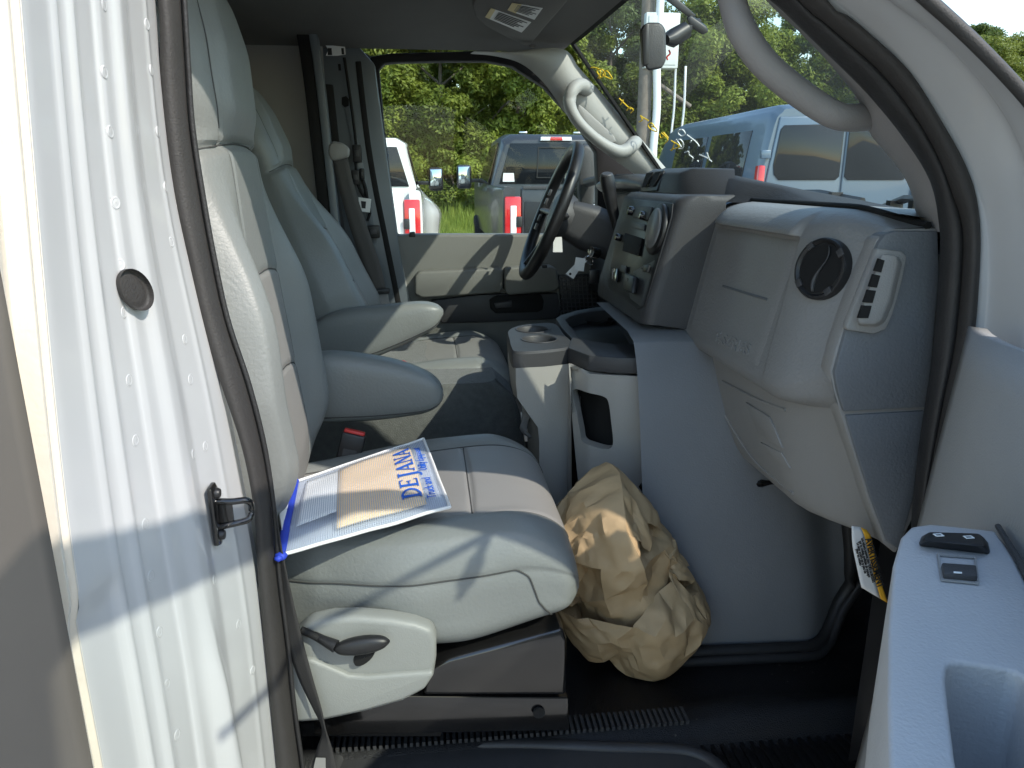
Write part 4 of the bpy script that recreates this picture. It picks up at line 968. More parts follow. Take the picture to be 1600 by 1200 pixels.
# ================================================================== SEAT BELTS
sb = thing('seat_belt', 'grey seat belt hanging from the guide on the far pillar beside the driver seat', 'seat belt', tuple(P(560, 350, y=2.47)))
b = MB(); b.prism([P(a, c_, y=2.44) for a, c_ in ((513,226),(520,220),(535,223),(546,232),(545,245),(530,250),(518,252),(512,240))], (0, .03, 0)); b.build('belt_guide', m_dashlow, sb, bevel=.008, seg=3)
A_ = rs2([P(a, c_, y=2.455) for a, c_ in ((518,250),(528,290),(545,350),(565,410),(583,455))], 30); B2 = rs2([P(a, c_, y=2.45) for a, c_ in ((543,246),(553,290),(572,350),(593,410),(603,452))], 30)
b = MB(); b.grid([[a.lerp(c_, k/3) for k in range(4)] for a, c_ in zip(A_, B2)]); b.build('webbing', m_belt, sb, solid=.002)
b = MB(); b.box(P(594, 455, y=2.45), (.06, .02, .016)); b.build('latch_plate', m_black, sb, bevel=.004)
b = MB(); b.prism([P(a, c_, y=2.455) for a, c_ in ((588,462),(606,459),(610,480),(592,482))], (0, .003, 0)); b.build('belt_tongue', m_dashlow, sb)
sb2 = thing('seat_belt', 'dark seat belt webbing running down beside the near door seal to the sill', 'seat belt', tuple(P(480, 1050, y=.965)))
A_ = rs2([P(a, c_, y=.955) for a, c_ in ((428,800),(432,860),(440,930),(447,1000),(466,1060),(490,1110),(503,1140),(495,1170),(485,1210),(482,1260))], 50)
B2 = rs2([P(a, c_, y=.945) for a, c_ in ((430,800),(440,860),(455,930),(472,1000),(488,1060),(502,1110),(508,1140),(518,1170),(527,1210),(530,1260))], 50)
b = MB(); b.grid([[a.lerp(c_, k/4) for k in range(5)] for a, c_ in zip(A_, B2)]); b.build('webbing', m_beltd, sb2, solid=.0015)
b = MB(); b.grid([[a.lerp(c_, .08+.5*k/3)+V(0, -.002, 0) for k in range(4)] for a, c_ in list(zip(A_, B2))[40:]]); b.build('belt_stitching', m_thread, sb2)
# ================================================================== DRIVER DOOR (closed, far side)
dd = thing('driver_door', 'closed grey driver door with black framed window on the far side of the cab', 'door', tuple(P(760, 560, y=2.58)))
di = [(592,108),(600,99),(615,97),(700,95),(760,95),(800,103),(850,135),(900,190),(932,238),(934,290),(934,367),(850,367),(700,367),(621,367),(612,300),(600,200)]
do = [(568,112),(580,88),(612,83),(700,81),(765,78),(815,85),(868,115),(918,170),(955,215),(1000,262),(1000,380),(850,380),(700,380),(606,380),(596,300),(580,200)]
b = MB(); b.ring(PY(do, 2.575), PY(di, 2.575), (0, .05, 0)); fr = b.build('window_frame', m_void, dd, bevel=.004)
b = MB(); b.prism(PY(di, 2.605), (0, .004, 0)); b.build('window_glass', m_side_glass, dd, sm=20)
b = MB(); b.prism(PY([(934,238),(1000,262),(1000,372),(934,372)], 2.585), (0, .02, 0)); b.build('sail_panel', m_void, dd)
b = MB(); b.sweep(rs2(PY([(572,100),(577,150),(587,230),(600,300),(614,370),(630,440),(642,500)], 2.555), 40), [(-.010, -.012), (.010, -.012), (.010, .012), (-.010, .012)], up=(0, 1, 0)); b.build('door_edge', m_trim, dd, bevel=.005)
b = MB(); b.sweep(rs2(PY([(560,96),(566,150),(576,230),(588,300),(602,370),(622,470),(630,520)], 2.54), 40), [(-.010, -.012), (.010, -.012), (.010, .012), (-.010, .012)], up=(0, 1, 0)); b.build('door_gasket', m_void, dd, bevel=.004)
pn = PY([(612,369),(640,366),(820,366),(1000,366),(1000,620),(655,620),(625,470)], 2.555)
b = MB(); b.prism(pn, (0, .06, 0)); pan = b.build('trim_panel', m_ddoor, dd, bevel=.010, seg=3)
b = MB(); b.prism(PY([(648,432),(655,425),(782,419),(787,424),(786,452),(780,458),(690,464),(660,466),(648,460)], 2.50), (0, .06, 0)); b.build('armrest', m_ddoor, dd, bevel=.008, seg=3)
b = MB(); b.prism(PY([(788,424),(795,418),(862,416),(870,420),(875,448),(868,456),(795,461),(789,456)], 2.485), (0, .07, 0)); sw = b.build('switch_armrest', m_ddoor, dd, bevel=.008, seg=3)
for cx_ in (838, 850): b = MB(); b.box(P(cx_, 416, y=2.50), (.018, .03, .012)); b.build('window_switch', m_black, sw, bevel=.003)
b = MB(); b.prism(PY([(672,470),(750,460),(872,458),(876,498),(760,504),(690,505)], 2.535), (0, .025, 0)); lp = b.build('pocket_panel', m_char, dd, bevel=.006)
b = MB(); b.prism(PY([(765,468),(775,462),(845,460),(850,470),(848,484),(840,488),(775,490),(766,482)], 2.528), (0, .012, 0)); hd = b.build('dark_recess_plate', m_void, lp, bevel=.004)
b = MB(); b.prism(PY([(772,474),(800,470),(800,480),(775,482)], 2.52), (0, .01, 0)); b.build('door_handle', m_char, hd, bevel=.003)
b = MB(); b.prism(PY([(873,430),(940,428),(945,490),(878,492)], 2.535), (0, .02, 0)); sg = b.build('speaker_grille', m_black, dd, bevel=.003)
for k in range(10):
    b = MB(); x0_ = 877+k*6.5; b.tube([P(x0_, 431, y=2.533), P(x0_+4, 490, y=2.533)], .0022, 5); b.build('grille_bar', m_char, sg)
for k in range(9):
    b = MB(); y0_ = 434+k*6.5; b.tube([P(874, y0_, y=2.533), P(942, y0_-1, y=2.533)], .0022, 5); b.build('grille_bar', m_char, sg)
b = MB(); b.prism(PY([(640,363),(648,362),(650,372),(638,372)], 2.555), (0, .02, 0)); b.build('lock_knob', m_black, dd, bevel=.003)
dm = thing('door_mirror', 'grey and black driver door mirror outside the far window', 'mirror', tuple(P(915, 300, y=2.85)))
b = MB(); b.prism(PY([(906,228),(918,224),(928,232),(932,262),(930,300),(926,334),(908,336),(903,300),(902,255)], 2.82), (0, .22, 0)); b.build('mirror_housing', m_char, dm, bevel=.015, seg=3)
b = MB(); b.prism(PY([(896,258),(903,248),(904,310),(896,312)], 2.84), (0, .18, 0)); b.build('mirror_glass', m_chrome, dm)
b = MB(); b.tube([P(918, 285, y=2.80), P(938, 280, y=2.72), P(960, 285, y=2.63)], .022, 10, flat=.7); b.build('mirror_arm', m_char, dm)
# ================================================================== OPEN PASSENGER DOOR
OP = R_(56); Q_ = V(.68, .80, 0); dd_ = V(-math.cos(OP), -math.sin(OP), 0); nn_ = V(-math.sin(OP), math.cos(OP), 0)
def D3(u, n, z): return Q_+dd_*u+nn_*n+V(0, 0, z)
def DN(px, py, n):
    d = cF+cR*((px-800)/FPX)-cU*((py-600)/FPX); k = (Q_.dot(nn_)+n)/d.dot(nn_); return d*k
od = thing('passenger_door', 'open passenger door at the right edge with grey armrest, window switch and lock rocker', 'door', tuple(D3(.5, -.08, -1.0)))
b = MB(); b.prism([D3(-.10, -.15, -.95), D3(1.0, -.15, -.95), D3(1.0, -.13, -.16), D3(-.10, -.13, -.16)], nn_*.07); b.build('outer_skin', m_white, od, bevel=.01)
b = MB(); rows = []
for j in range(17):
    k = j/16; z = lerp(-.175, -.95, k)
    sw_ = .02*math.sin(math.pi*min(1, k*1.6))-.03*sst(.1, 0, k)
    rows.append([D3(u, lerp(-.06+sw_, .018+.075*(-z-.17), sst(.36, .0, u)), z) for u in [.0+.995*i/30 for i in range(31)]])
b.grid(rows); dp_ = b.build('trim_panel', m_doorp, od, sm=60, solid=-.02)
# window frame and glass
ofr = [D3(.0, -.10, -.16), D3(.12, -.10, -.02), D3(.36, -.10, .345), D3(.44, -.10, .42), D3(.55, -.10, .445), D3(.92, -.10, .445), D3(.99, -.10, .415), D3(1.01, -.10, .2), D3(1.01, -.10, -.16)]
ifr = [D3(.13, -.10, -.165), D3(.20, -.10, -.07), D3(.37, -.10, .285), D3(.445, -.10, .355), D3(.55, -.10, .378), D3(.89, -.10, .378), D3(.93, -.10, .35), D3(.94, -.10, .15), D3(.93, -.10, -.165)]
b = MB(); b.ring(ofr, ifr, nn_*-.03); b.build('window_frame', m_black, od, bevel=.006)
b = MB(); b.prism([p-nn_*.012 for p in ifr], nn_*-.004); b.build('window_glass', m_side_glass, od, sm=20)
# armrest
AZ = -.33
ao = PZ([(1396,880),(1408,838),(1424,822),(1452,818),(1512,824),(1556,829),(1585,870),(1625,950),(1690,1090),(1760,1260),(1700,1420),(1395,1420),(1387,1100),(1388,980)], AZ)
ai = PZ([(1478,1060),(1480,1042),(1484,1036),(1500,1034),(1540,1040),(1580,1046),(1598,1056),(1615,1090),(1640,1140),(1680,1230),(1660,1340),(1520,1340),(1492,1180),(1482,1100)], AZ)
b = MB(); b.ring(ao, ai, (0, 0, -.17)); arm = b.build('armrest', m_doorarm, od, bevel=.012, seg=4, sm=60)
b = MB(); b.prism([p+V(0, 0, -.10) for p in PZ([(1470,1030),(1605,1040),(1700,1230),(1670,1360),(1510,1360)], AZ)], (0, 0, -.04)); b.build('pull_cup', m_doorarm, arm)
def az_(pts, z): return PZ(pts, z)
sw_b = PZ([(1436,848),(1440,838),(1446,835),(1534,838),(1544,848),(1547,862),(1545,866),(1437,853)], AZ+.001); sw_t = PZ([(1444,842),(1448,834),(1453,831),(1528,833),(1536,838),(1540,851),(1538,854),(1446,845)], AZ+.012)
b = MB(); b.grid([sw_b, sw_t], cu=True); b.poly(sw_t); ls = b.build('lock_rocker', m_black, arm, bevel=.002)
for px in (1466, 1513):
    c = P(px, 836+(px-1466)*.07, z=AZ+.0125); b = MB(); b.ring([c+V(a, d_, 0) for a, d_ in ((-.004,-.003),(.004,-.003),(.004,.002),(-.004,.002))], [c+V(a, d_, 0) for a, d_ in ((-.0028,-.0018),(.0028,-.0018),(.0028,.001),(-.0028,.001))], (0, 0, .0006)); b.build('lock_symbol', m_wht, ls)
ro = PZ([(1464,866),(1525,870),(1530,914),(1470,908)], AZ+.001); ri = PZ([(1468,869),(1522,873),(1526,910),(1473,905)], AZ+.001)
b = MB(); b.ring(ro, ri, (0, 0, .0015)); b.build('switch_well', m_doorp, arm)
b = MB(); b.prism(PZ([(1470,888),(1524,892),(1526,910),(1473,905)], AZ+.002), (0, 0, .006)); ws_ = b.build('window_switch', m_char, arm, bevel=.0015)
b = MB(); b.prism(PZ([(1490,893.5),(1503,894.5),(1503,896.5),(1490,895.5)], AZ+.0084), (0, 0, .0005)); b.build('switch_mark', m_wht, ws_)
# speaker perforations
spk = MB(); dpv = bvh_of(dp_)
for i in range(7):
    for j in range(12):
        q = hit(dpv, 1476+i*6+(j % 2)*3, 766+j*6-i*1.0, .0005)
        if q is None: continue
        if (i-3)**2/12+(j-6)**2/38 < 1: spk.lathe([(.0005, .0008), (.0017, .0008), (.0017, -.001)], q, nn_, 6)
spk.build('speaker_holes', m_void, dp_, sm=30)['kind'] = 'stuff'
# wall joint bead beside armrest
b = MB(); b.tube([p+V(0, 0, .004) for p in PZ([(1558,828),(1590,880),(1630,960),(1690,1090)], AZ)], .0028, 8); b.build('joint_bead', m_char, arm)
# truck mirror on the open door (mostly out of frame), with added shadow rod
pm = thing('door_mirror', 'black passenger door mirror arm outside the open door, with an added shadow-casting rod', 'mirror', tuple(D3(.15, -.2, 0)))
b = MB(); b.tube([D3(.12, -.13, -.05), D3(.16, -.25, .02), D3(.17, -.42, .05)], .014, 8); b.build('mirror_arm', m_black, pm)
def sunray(p, n):
    k = ((p-Q_).dot(nn_)-n)/-(sdir.dot(nn_)); return p+sdir*k
rp_ = [P(745, 848, y=1.04), P(600, 920, y=.985), P(480, 985, y=.972), P(420, 1078, y=.93), P(330, 1160, y=.80)]
b = MB(); b.tube([sunray(p, -.20) for p in rp_], .0065, 8); b.build('shadow_rod', m_black, pm)  # unseen rod traced back along the sun rays, added only to cast the shadow
b = MB(); b.tube(crom([sunray(p, -.20) for p in (P(745, 848, y=1.04), P(752, 872, y=1.0), P(740, 905, y=.99), P(732, 925, y=.988))], 4), [.007]*4+[.012]*5+[.006]*4, 8); b.build('shadow_rod_hook', m_black, pm)
b = MB(); b.box(D3(.18, -.55, .10), (.22, .08, .30), Matrix((nn_, dd_, V(0, 0, 1))).transposed()); b.build('mirror_housing', m_black, pm, bevel=.03, seg=3)
# ================================================================== SUN VISOR, MIRROR
vz = .395
vis = thing('sun_visor', 'grey folded sun visor with two warning stickers above the driver window', 'sun visor', tuple(P(830, 20, z=vz)))
b = MB(); b.prism(PZ([(738,10),(742,26),(757,40),(790,58),(818,71),(828,72),(850,45),(885,5),(930,-50),(800,-70),(752,-30)], vz), (0, 0, .016)); vb = b.build('visor_board', m_head, vis, bevel=.005, seg=3)
for pl, hd_ in (([(767,13),(830,35),(815,51),(758,27)], [(767,13),(774,15.4),(765,30),(758,27)]), ([(800,5),(848,13),(835,31),(793,16)], [(800,5),(815,7.5),(806,21),(793,16)])):
    b = MB(); b.prism(PZ(pl, vz-.001), (0, 0, .0008)); st_ = b.build('warning_sticker', m_paperw, vis)
    b = MB(); b.prism(PZ(hd_, vz-.0022), (0, 0, .0006)); b.build('sticker_header', m_ybeige, st_)
    q = PZ(pl, vz-.0024); b = MB()
    for r_ in range(6):
        f0 = .15+.13*r_; a = q[0].lerp(q[3], f0).lerp(q[1].lerp(q[2], f0), .2); c_ = q[0].lerp(q[3], f0).lerp(q[1].lerp(q[2], f0), .93-.1*(r_ % 3)); w_ = (q[3]-q[0])*.035
        b.prism([a-w_, c_-w_, c_+w_, a+w_], (0, 0, .0004))
    b.build('sticker_text', m_ink, st_, sm=None)
b = MB(); b.tube([P(832, 68, z=vz+.004), P(824, 70, z=vz+.02)], .012, 10); b.build('visor_pivot', m_head, vis)
c = P(709, 12, z=.452); b = MB(); b.lathe([(.0005, .004), (.02, .004), (.026, .0)], c, (0, 0, -1), 20); b.build('roof_plug', m_dashlow, cab)
rm = thing('rear_view_mirror', 'black interior mirror on a short arm hanging from the windshield', 'mirror', tuple(P(1022, 72, y=1.72)))
rot = [(1004,44),(1010,35),(1032,35),(1040,46),(1041,94),(1034,107),(1012,111),(1006,100)]
b = MB(); f0 = [P(a, c_, y=1.66) for a, c_ in rot]; f1 = [p+V(.058, .19, .03) for p in f0]
b.grid([f0, [p+V(.029, .095, .015) for p in f0], f1], cu=True); b.poly(f0); b.poly(f1[::-1]); mb_ = b.build('mirror_body', m_char, rm, bevel=.006, seg=3)
b = MB(); b.prism([P(a, c_, y=1.655)+V(-.001, 0, 0) for a, c_ in ((1004,46),(1009,37),(1016,37),(1015,100),(1008,104),(1006,98))], (0, .02, 0)); b.build('mirror_bezel', m_black, mb_, bevel=.002)
b = MB(); b.tube([P(1040, 62, y=1.73), P(1050, 60, y=1.75), P(1072, 47, y=1.76)], [.010, .020, .018], 10); b.build('mirror_arm', m_black, rm, sm=50)
b = MB(); b.tube([P(1070, 48, y=1.76), P(1082, 40, y=1.77), P(1092, 34, y=1.78)], .008, 8); b.build('ball_joint', m_black, rm)
b = MB(); b.prism([P(a, c_, y=1.76) for a, c_ in ((1073,28),(1080,24),(1105,42),(1107,50),(1098,55),(1078,42))], (.012, .04, .01)); b.build('mount_foot', m_black, rm, bevel=.003)
b = MB(); b.prism([P(a, c_, y=1.78) for a, c_ in ((1040,0),(1052,-8),(1088,24),(1080,30))], (.006, .03, .008)); b.build('mount_channel', m_black, rm, bevel=.002)
b = MB(); b.tube(rs2([P(a, c_, y=1.76) for a, c_ in ((1045,78),(1047,84),(1042,89),(1043,94))], 14), .002, 5); b.build('mirror_wire', m_red, rm)
# ================================================================== POUCH with papers
pc = [P(443, 872, z=-.505), P(703, 798, z=-.492), P(662, 690, z=-.492), P(465, 757, z=-.497)]
def pq(u, v, h=0):
    a = pc[0].lerp(pc[1], u); c_ = pc[3].lerp(pc[2], u); p = a.lerp(c_, v)
    bul = .014*(math.sin(math.pi*min(1, max(0, u)))*math.sin(math.pi*min(1, max(0, v))))**.5
    wob = .003*noise.noise(V(u*4, v*4, 2.0))
    return p+V(0, 0, .006+h*bul+wob)
m_mesh = bpy.data.materials.new('mesh_vinyl'); m_mesh.use_nodes = True
nt = m_mesh.node_tree; N = nt.nodes; pb = N['Principled BSDF']; pb.inputs['Base Color'].default_value = (.66, .72, .82, 1); pb.inputs['Roughness'].default_value = .25
uvn = N.new('ShaderNodeUVMap'); uvn.uv_map = 'weave'
sx_ = N.new('ShaderNodeSeparateXYZ'); nt.links.new(uvn.outputs[0], sx_.inputs[0])
def stripe(out, n, w):
    a = N.new('ShaderNodeMath'); a.operation = 'MULTIPLY'; a.inputs[1].default_value = n; nt.links.new(out, a.inputs[0])
    f = N.new('ShaderNodeMath'); f.operation = 'FRACT'; nt.links.new(a.outputs[0], f.inputs[0])
    l_ = N.new('ShaderNodeMath'); l_.operation = 'LESS_THAN'; l_.inputs[1].default_value = w; nt.links.new(f.outputs[0], l_.inputs[0]); return l_.outputs[0]
mxx = N.new('ShaderNodeMath'); mxx.operation = 'MAXIMUM'
nt.links.new(stripe(sx_.outputs[0], 72, .42), mxx.inputs[0]); nt.links.new(stripe(sx_.outputs[1], 80, .20), mxx.inputs[1])
mp = N.new('ShaderNodeMapRange'); mp.inputs[3].default_value = .10; mp.inputs[4].default_value = .55; nt.links.new(mxx.outputs[0], mp.inputs[0])
tr = N.new('ShaderNodeBsdfTransparent'); ms = N.new('ShaderNodeMixShader'); nt.links.new(mp.outputs[0], ms.inputs[0]); nt.links.new(tr.outputs[0], ms.inputs[1]); nt.links.new(pb.outputs[0], ms.inputs[2])
nt.links.new(ms.outputs[0], N['Material Output'].inputs[0])
pou = thing('document_pouch', 'clear mesh vinyl zip pouch with blue lettering lying on the near seat', 'pouch', tuple(pq(.5, .5)))
n_ = 48; b = MB(); b.grid([[pq(i/n_, j/n_, 1.0) for i in range(n_+1)] for j in range(n_+1)]); ptop = b.build('front_sheet', m_mesh, pou, sm=180)
uvl = ptop.data.uv_layers.new(name='weave')
for lp_ in ptop.data.loops: vi = lp_.vertex_index; uvl.data[lp_.index].uv = ((vi % (n_+1))/n_, (vi//(n_+1))/n_)
b = MB(); b.grid([[pq(i/12, j/12, -.1)+V(0, 0, -.003) for i in range(13)] for j in range(13)]); b.build('back_sheet', mat('vinyl_back', (.40, .45, .54), .4), pou, sm=180)
for (u0, v0, u1, v1) in ((0, 0, 1, 0), (1, 0, 1, 1), (0, 1, 1, 1)):
    b = MB(); b.tube([pq(lerp(u0, u1, k/20), lerp(v0, v1, k/20)) for k in range(21)], .0028, 6); b.build('welded_edge', m_paperw, pou, sm=80)
b = MB(); b.tube([pq(-.005, k/30, .6)+V(-.002, 0, .002) for k in range(31)], .0065, 8, flat=.6); zp = b.build('zip_tape', m_bluetrim, pou, sm=80)
b = MB(); b.lathe([(.0005, .006), (.007, .004), (.009, 0), (.007, -.004), (.0005, -.006)], pq(-.01, -.015), (0, 0, 1), 10); b.lathe([(.0005, .005), (.005, .003), (.006, 0), (.0005, -.005)], pq(-.02, -.045), (0, 0, 1), 10); b.build('zip_pull', m_bluetrim, zp, sm=80)
env = tag(MB().grid([[pq(lerp(.30, .86, i/12), lerp(.08, .92, j/12), .93)+V(0, 0, -.0022) for i in range(13)] for j in range(13)]).build('envelope', m_manila, None, sm=180, solid=-.002), 'manila envelope inside the clear mesh pouch', 'envelope')
ppw = tag(MB().grid([[pq(lerp(.05, .30, i/12)+.02*(j/12), lerp(.28, .93, j/12), .9)+V(0, 0, -.0024) for i in range(13)] for j in range(13)]).build('document', m_paperw, None, sm=180, solid=-.001), 'white folded papers at the zip end inside the mesh pouch', 'paper')
# print: blue serif letters built from strokes, running from the near edge to the far edge
def put(poly2, o, sx, sy):      # letter space: x along reading dir (v axis), y letter height (towards -u)
    return [pq(o[0]-y_*sx, o[1]+x_*sy, 1.0)+V(0, 0, .0012) for x_, y_ in poly2]
def bar(x0, y0, x1, y1, w):
    d = Vector((x1-x0, y1-y0)); n2 = Vector((-d.y, d.x)).normalized()*w/2
    return [(x0-n2.x, y0-n2.y), (x1-n2.x, y1-n2.y), (x1+n2.x, y1+n2.y), (x0+n2.x, y0+n2.y)]
def hs(x, y, w=.34): return bar(x-w/2, y, x+w/2, y, .07)
LET = {
 'D': [bar(.12, 0, .12, 1, .17), hs(.12, .035), hs(.12, .965)]+[bar(.12+.5*math.sin(a0)**.8 if False else .14+.46*math.sin(a0), .5-.47*math.cos(a0), .14+.46*math.sin(a1), .5-.47*math.cos(a1), .13) for a0, a1 in [(math.pi*k/10, math.pi*(k+1)/10) for k in range(10)]],
 'E': [bar(.12, 0, .12, 1, .17), hs(.12, .035), hs(.12, .965), bar(.1, .035, .55, .035, .07), bar(.1, .965, .55, .965, .07), bar(.1, .5, .42, .5, .07), bar(.54, .0, .54, .2, .06), bar(.54, .8, .54, 1, .06), bar(.42, .38, .42, .62, .06)],
 'J': [bar(.25, -.15, .25, 1, .16), hs(.25, .965), bar(.25, -.15, .12, -.32, .12), bar(.12, -.32, .0, -.28, .10)],
 'A': [bar(.05, 0, .32, 1, .08), bar(.30, 1, .58, 0, .17), hs(.05, .035, .24), hs(.58, .035, .3), bar(.14, .33, .48, .33, .07)],
 'N': [bar(.08, 0, .08, 1, .08), bar(.08, 1, .56, 0, .16), bar(.56, 0, .56, 1, .08), hs(.08, .035, .22), hs(.06, .965, .24), hs(.56, .965, .24)]}
b = MB(); x_ = 0
for ch in 'DEJANA':
    for pl in LET[ch]: b.poly(put([(x_+a, y_) for a, y_ in pl], (.845, .17), .13, .165))
    x_ += {'D': .80, 'E': .72, 'J': .50, 'A': .78, 'N': .74}[ch]
b.build('lettering', m_blue, ptop, sm=None)
e0 = pq(.885, .18, 1.0); e1 = pq(.885, .80, 1.0)
for (u, v0, v1, s_) in ((.905, .10, .52, 'Truck and'), (.905, .46, .95, 'Utility Equipment')):
    a0 = pq(u, v0, 1.0); a1 = pq(u, v1, 1.0)
    me = text_mesh(s_, .021, a0+V(0, 0, .003), (a1-a0), V(-1, .25, 0), .0005, align='LEFT', sx=.92 if 'T' in s_[:1] else .80)
    mk('lettering', me, m_blue, ptop, sm=None)
b = MB(); b.prism([P(a, c_, z=-.50) for a, c_ in ((440,790),(446,778),(455,785),(447,820),(441,838),(437,815))], (0, 0, .012)); tag(b.build('plastic_film', m_paperw, None, bevel=.003), 'crumpled clear plastic film tucked behind the zip end of the pouch', 'plastic')
# ================================================================== CRUMPLED KRAFT PAPER
rnd = random.Random(7)
sil = [(905,738),(930,724),(966,731),(1000,768),(1035,815),(1060,862),(1085,905),(1106,946),(1102,985),(1070,1012),(1045,1035),(1022,1049),(970,1044),(945,1020),(921,1030),(895,1005),(878,975),(860,930),(856,870),(868,800),(895,770),(910,745)]
cen = V(1.0, 1, 1)*0+P(985, 900, y=1.27)
angs = []
for a, c_ in sil:
    q = P(a, c_, y=1.27)-cen; angs.append((math.atan2(q.z, q.x), q.length))
angs.sort()
AX = [a-2*math.pi for a, _ in angs]+[a for a, _ in angs]+[a+2*math.pi for a, _ in angs]; RR = [r_ for _, r_ in angs]*3
def kr_R(U):      # silhouette radius for unit directions (array)
    a = np.arctan2(U[:, 2], U[:, 0]); return np.interp(a, AX, RR)
rk = np.random.default_rng(3)
bm = bmesh.new(); bmesh.ops.create_icosphere(bm, subdivisions=3, radius=1)
def shell(X):     # to the unit-sphere frame of the bundle
    D = X/np.array([1, .62, 1]); r = np.linalg.norm(D, axis=1); return D/np.maximum(r, 1e-9)[:, None], r
X = np.array([v.co[:] for v in bm.verts]); U = X/np.linalg.norm(X, axis=1)[:, None]
X = U*(kr_R(U)*.93)[:, None]*np.array([1, .62, 1])
for lvl, (itn, bend, jit, grow) in enumerate(((120, .35, .012, 1.34), (110, .26, .005, 1.06), (90, .18, .003, 1.06), (40, .15, .0008, 1.02))):
    if lvl:
        for v, p in zip(bm.verts, X): v.co = p
        n0 = len(bm.verts); bmesh.ops.subdivide_edges(bm, edges=bm.edges[:], cuts=1, use_grid_fill=True); bm.verts.ensure_lookup_table()
        X = np.array([v.co[:] for v in bm.verts])
    bm.verts.index_update(); bm.edges.ensure_lookup_table()
    E_ = np.array([[e.verts[0].index, e.verts[1].index] for e in bm.edges])
    F2 = []
    for e in bm.edges:
        if len(e.link_faces) == 2:
            o2 = [[w_.index for w_ in f.verts if w_ not in e.verts][0] for f in e.link_faces]; F2.append(o2)
    F2 = np.array(F2); nV = len(X)
    L0 = np.linalg.norm(X[E_[:, 0]]-X[E_[:, 1]], axis=1)*grow; L2 = np.linalg.norm(X[F2[:, 0]]-X[F2[:, 1]], axis=1)*grow
    X = X+rk.normal(size=X.shape)*jit
    cE = np.bincount(E_.ravel(), minlength=nV)[:, None]; cF_ = np.bincount(F2.ravel(), minlength=nV)[:, None]
    for it_ in range(itn):
        for (I_, LL, st_, cn) in ((E_, L0, 1.0, cE), (F2, L2, bend, cF_)):
            d_ = X[I_[:, 1]]-X[I_[:, 0]]; l_ = np.linalg.norm(d_, axis=1); c_ = d_*((l_-LL)/np.maximum(l_, 1e-6)*.5)[:, None]
            dx = np.stack([np.bincount(I_[:, 0], c_[:, k], nV)-np.bincount(I_[:, 1], c_[:, k], nV) for k in range(3)], 1); X = X+dx*(st_*1.6/np.maximum(cn, 1))
        Un, rr_ = shell(X); Rm = kr_R(Un); q_ = np.clip(rr_, Rm*(.70 if lvl == 0 else .66), Rm*1.0); X = Un*q_[:, None]*np.array([1, .62, 1])
for v, p in zip(bm.verts, X):
    v.co = V(*p)+cen
    if v.co.z < FZ+.004: v.co.z = FZ+.004
me = bpy.data.meshes.new('kraft_paper'); bm.to_mesh(me); bm.free()
m_kraft = mat('kraft_paper', (.44, .315, .175), .6, bump=('noise', 90, .2), var=.05, vscale=14, spec=.35)
kr = mk('kraft_paper', me, m_kraft, None, sm=40); tag(kr, 'large crumpled bundle of brown kraft paper on the footwell floor', 'paper')
# ================================================================== HANGING WARNING LABEL
wl = thing('warning_label', 'white and orange AVERTISSEMENT warning label hanging under the dashboard', 'label', tuple(P(1360, 880, y=0.972)))
yy = 0.972
b = MB(); Lf = rs2(PY([(1331,822),(1332,850),(1338,882),(1346,918)], yy), 14); Rt = rs2(PY([(1354,828),(1362,842),(1374,900),(1388,943)], yy), 14); Md = rs2(PY([(1345,824),(1352,842),(1363,890),(1376,936)], yy), 14)
b.grid([[a.lerp(c_, k/4) for k in range(5)] for a, c_ in zip(Lf, Md)]); sh = b.build('label_sheet', m_paperw, wl, solid=.0006)
b = MB(); b.grid([[a.lerp(c_, k/3) for k in range(4)] for a, c_ in zip(Md, Rt)]); b.build('label_band', m_amber, wl, solid=.0006)
c0 = Md[6].lerp(Rt[6], .52)+V(0, -.001, 0); rd = (Rt[12]-Rt[2]).normalized()
mk('label_text', text_mesh('AVERTISSEMENT', .0155, c0, rd, V(1, 0, .3), .0006, bold=.0003, sx=.82), m_ink, sh, sm=None)
for k, s_ in ((.82, "Les enfants peuvent être TUÉS ou BLESSÉS"), (.62, "par le coussin gonflable du passager"), (.42, "Le siège arrière est le plus sûr"), (.24, "pour les enfants")):
    mk('label_text', text_mesh(s_, .0066, Lf[6].lerp(Md[6], k)+V(0, -.001, 0), rd, V(1, 0, .3), .0006, sx=.72), m_ink, sh, sm=None)
# ================================================================== OUTSIDE: ground, bank, trees, vehicles, pole
m_asph = mat('gravel_lot', (.36, .335, .29), .9, bump=('noise', 40, .6), var=.18, vscale=3)
m_dirt = mat('grass_earth', (.085, .10, .035), .95, var=.3, vscale=2)
b = MB(); b.grid([[V(-1500+3000*i/10, -1500+3000*j/10, GZ) for i in range(11)] for j in range(11)]); tag(b.build('ground', m_asph, None), 'pale gravel parking lot ground', kind='structure')
def bank(x, y): return GZ+.004+.95*sst(19, 27, y)+.9*sst(27, 60, y)+.08*noise.noise(V(x*.3, y*.3, 0))*sst(18.2, 20, y)
b = MB(); b.grid([[V(-45+135*i/60, 18+50*j/30+(0 if j else .25*math.sin(i*1.7)), bank(-45+135*i/60, 18+50*j/30)) for i in range(61)] for j in range(31)]); tag(b.build('grass_bank', m_dirt, None, sm=60), 'rising grassy verge behind the parked trucks', kind='structure')
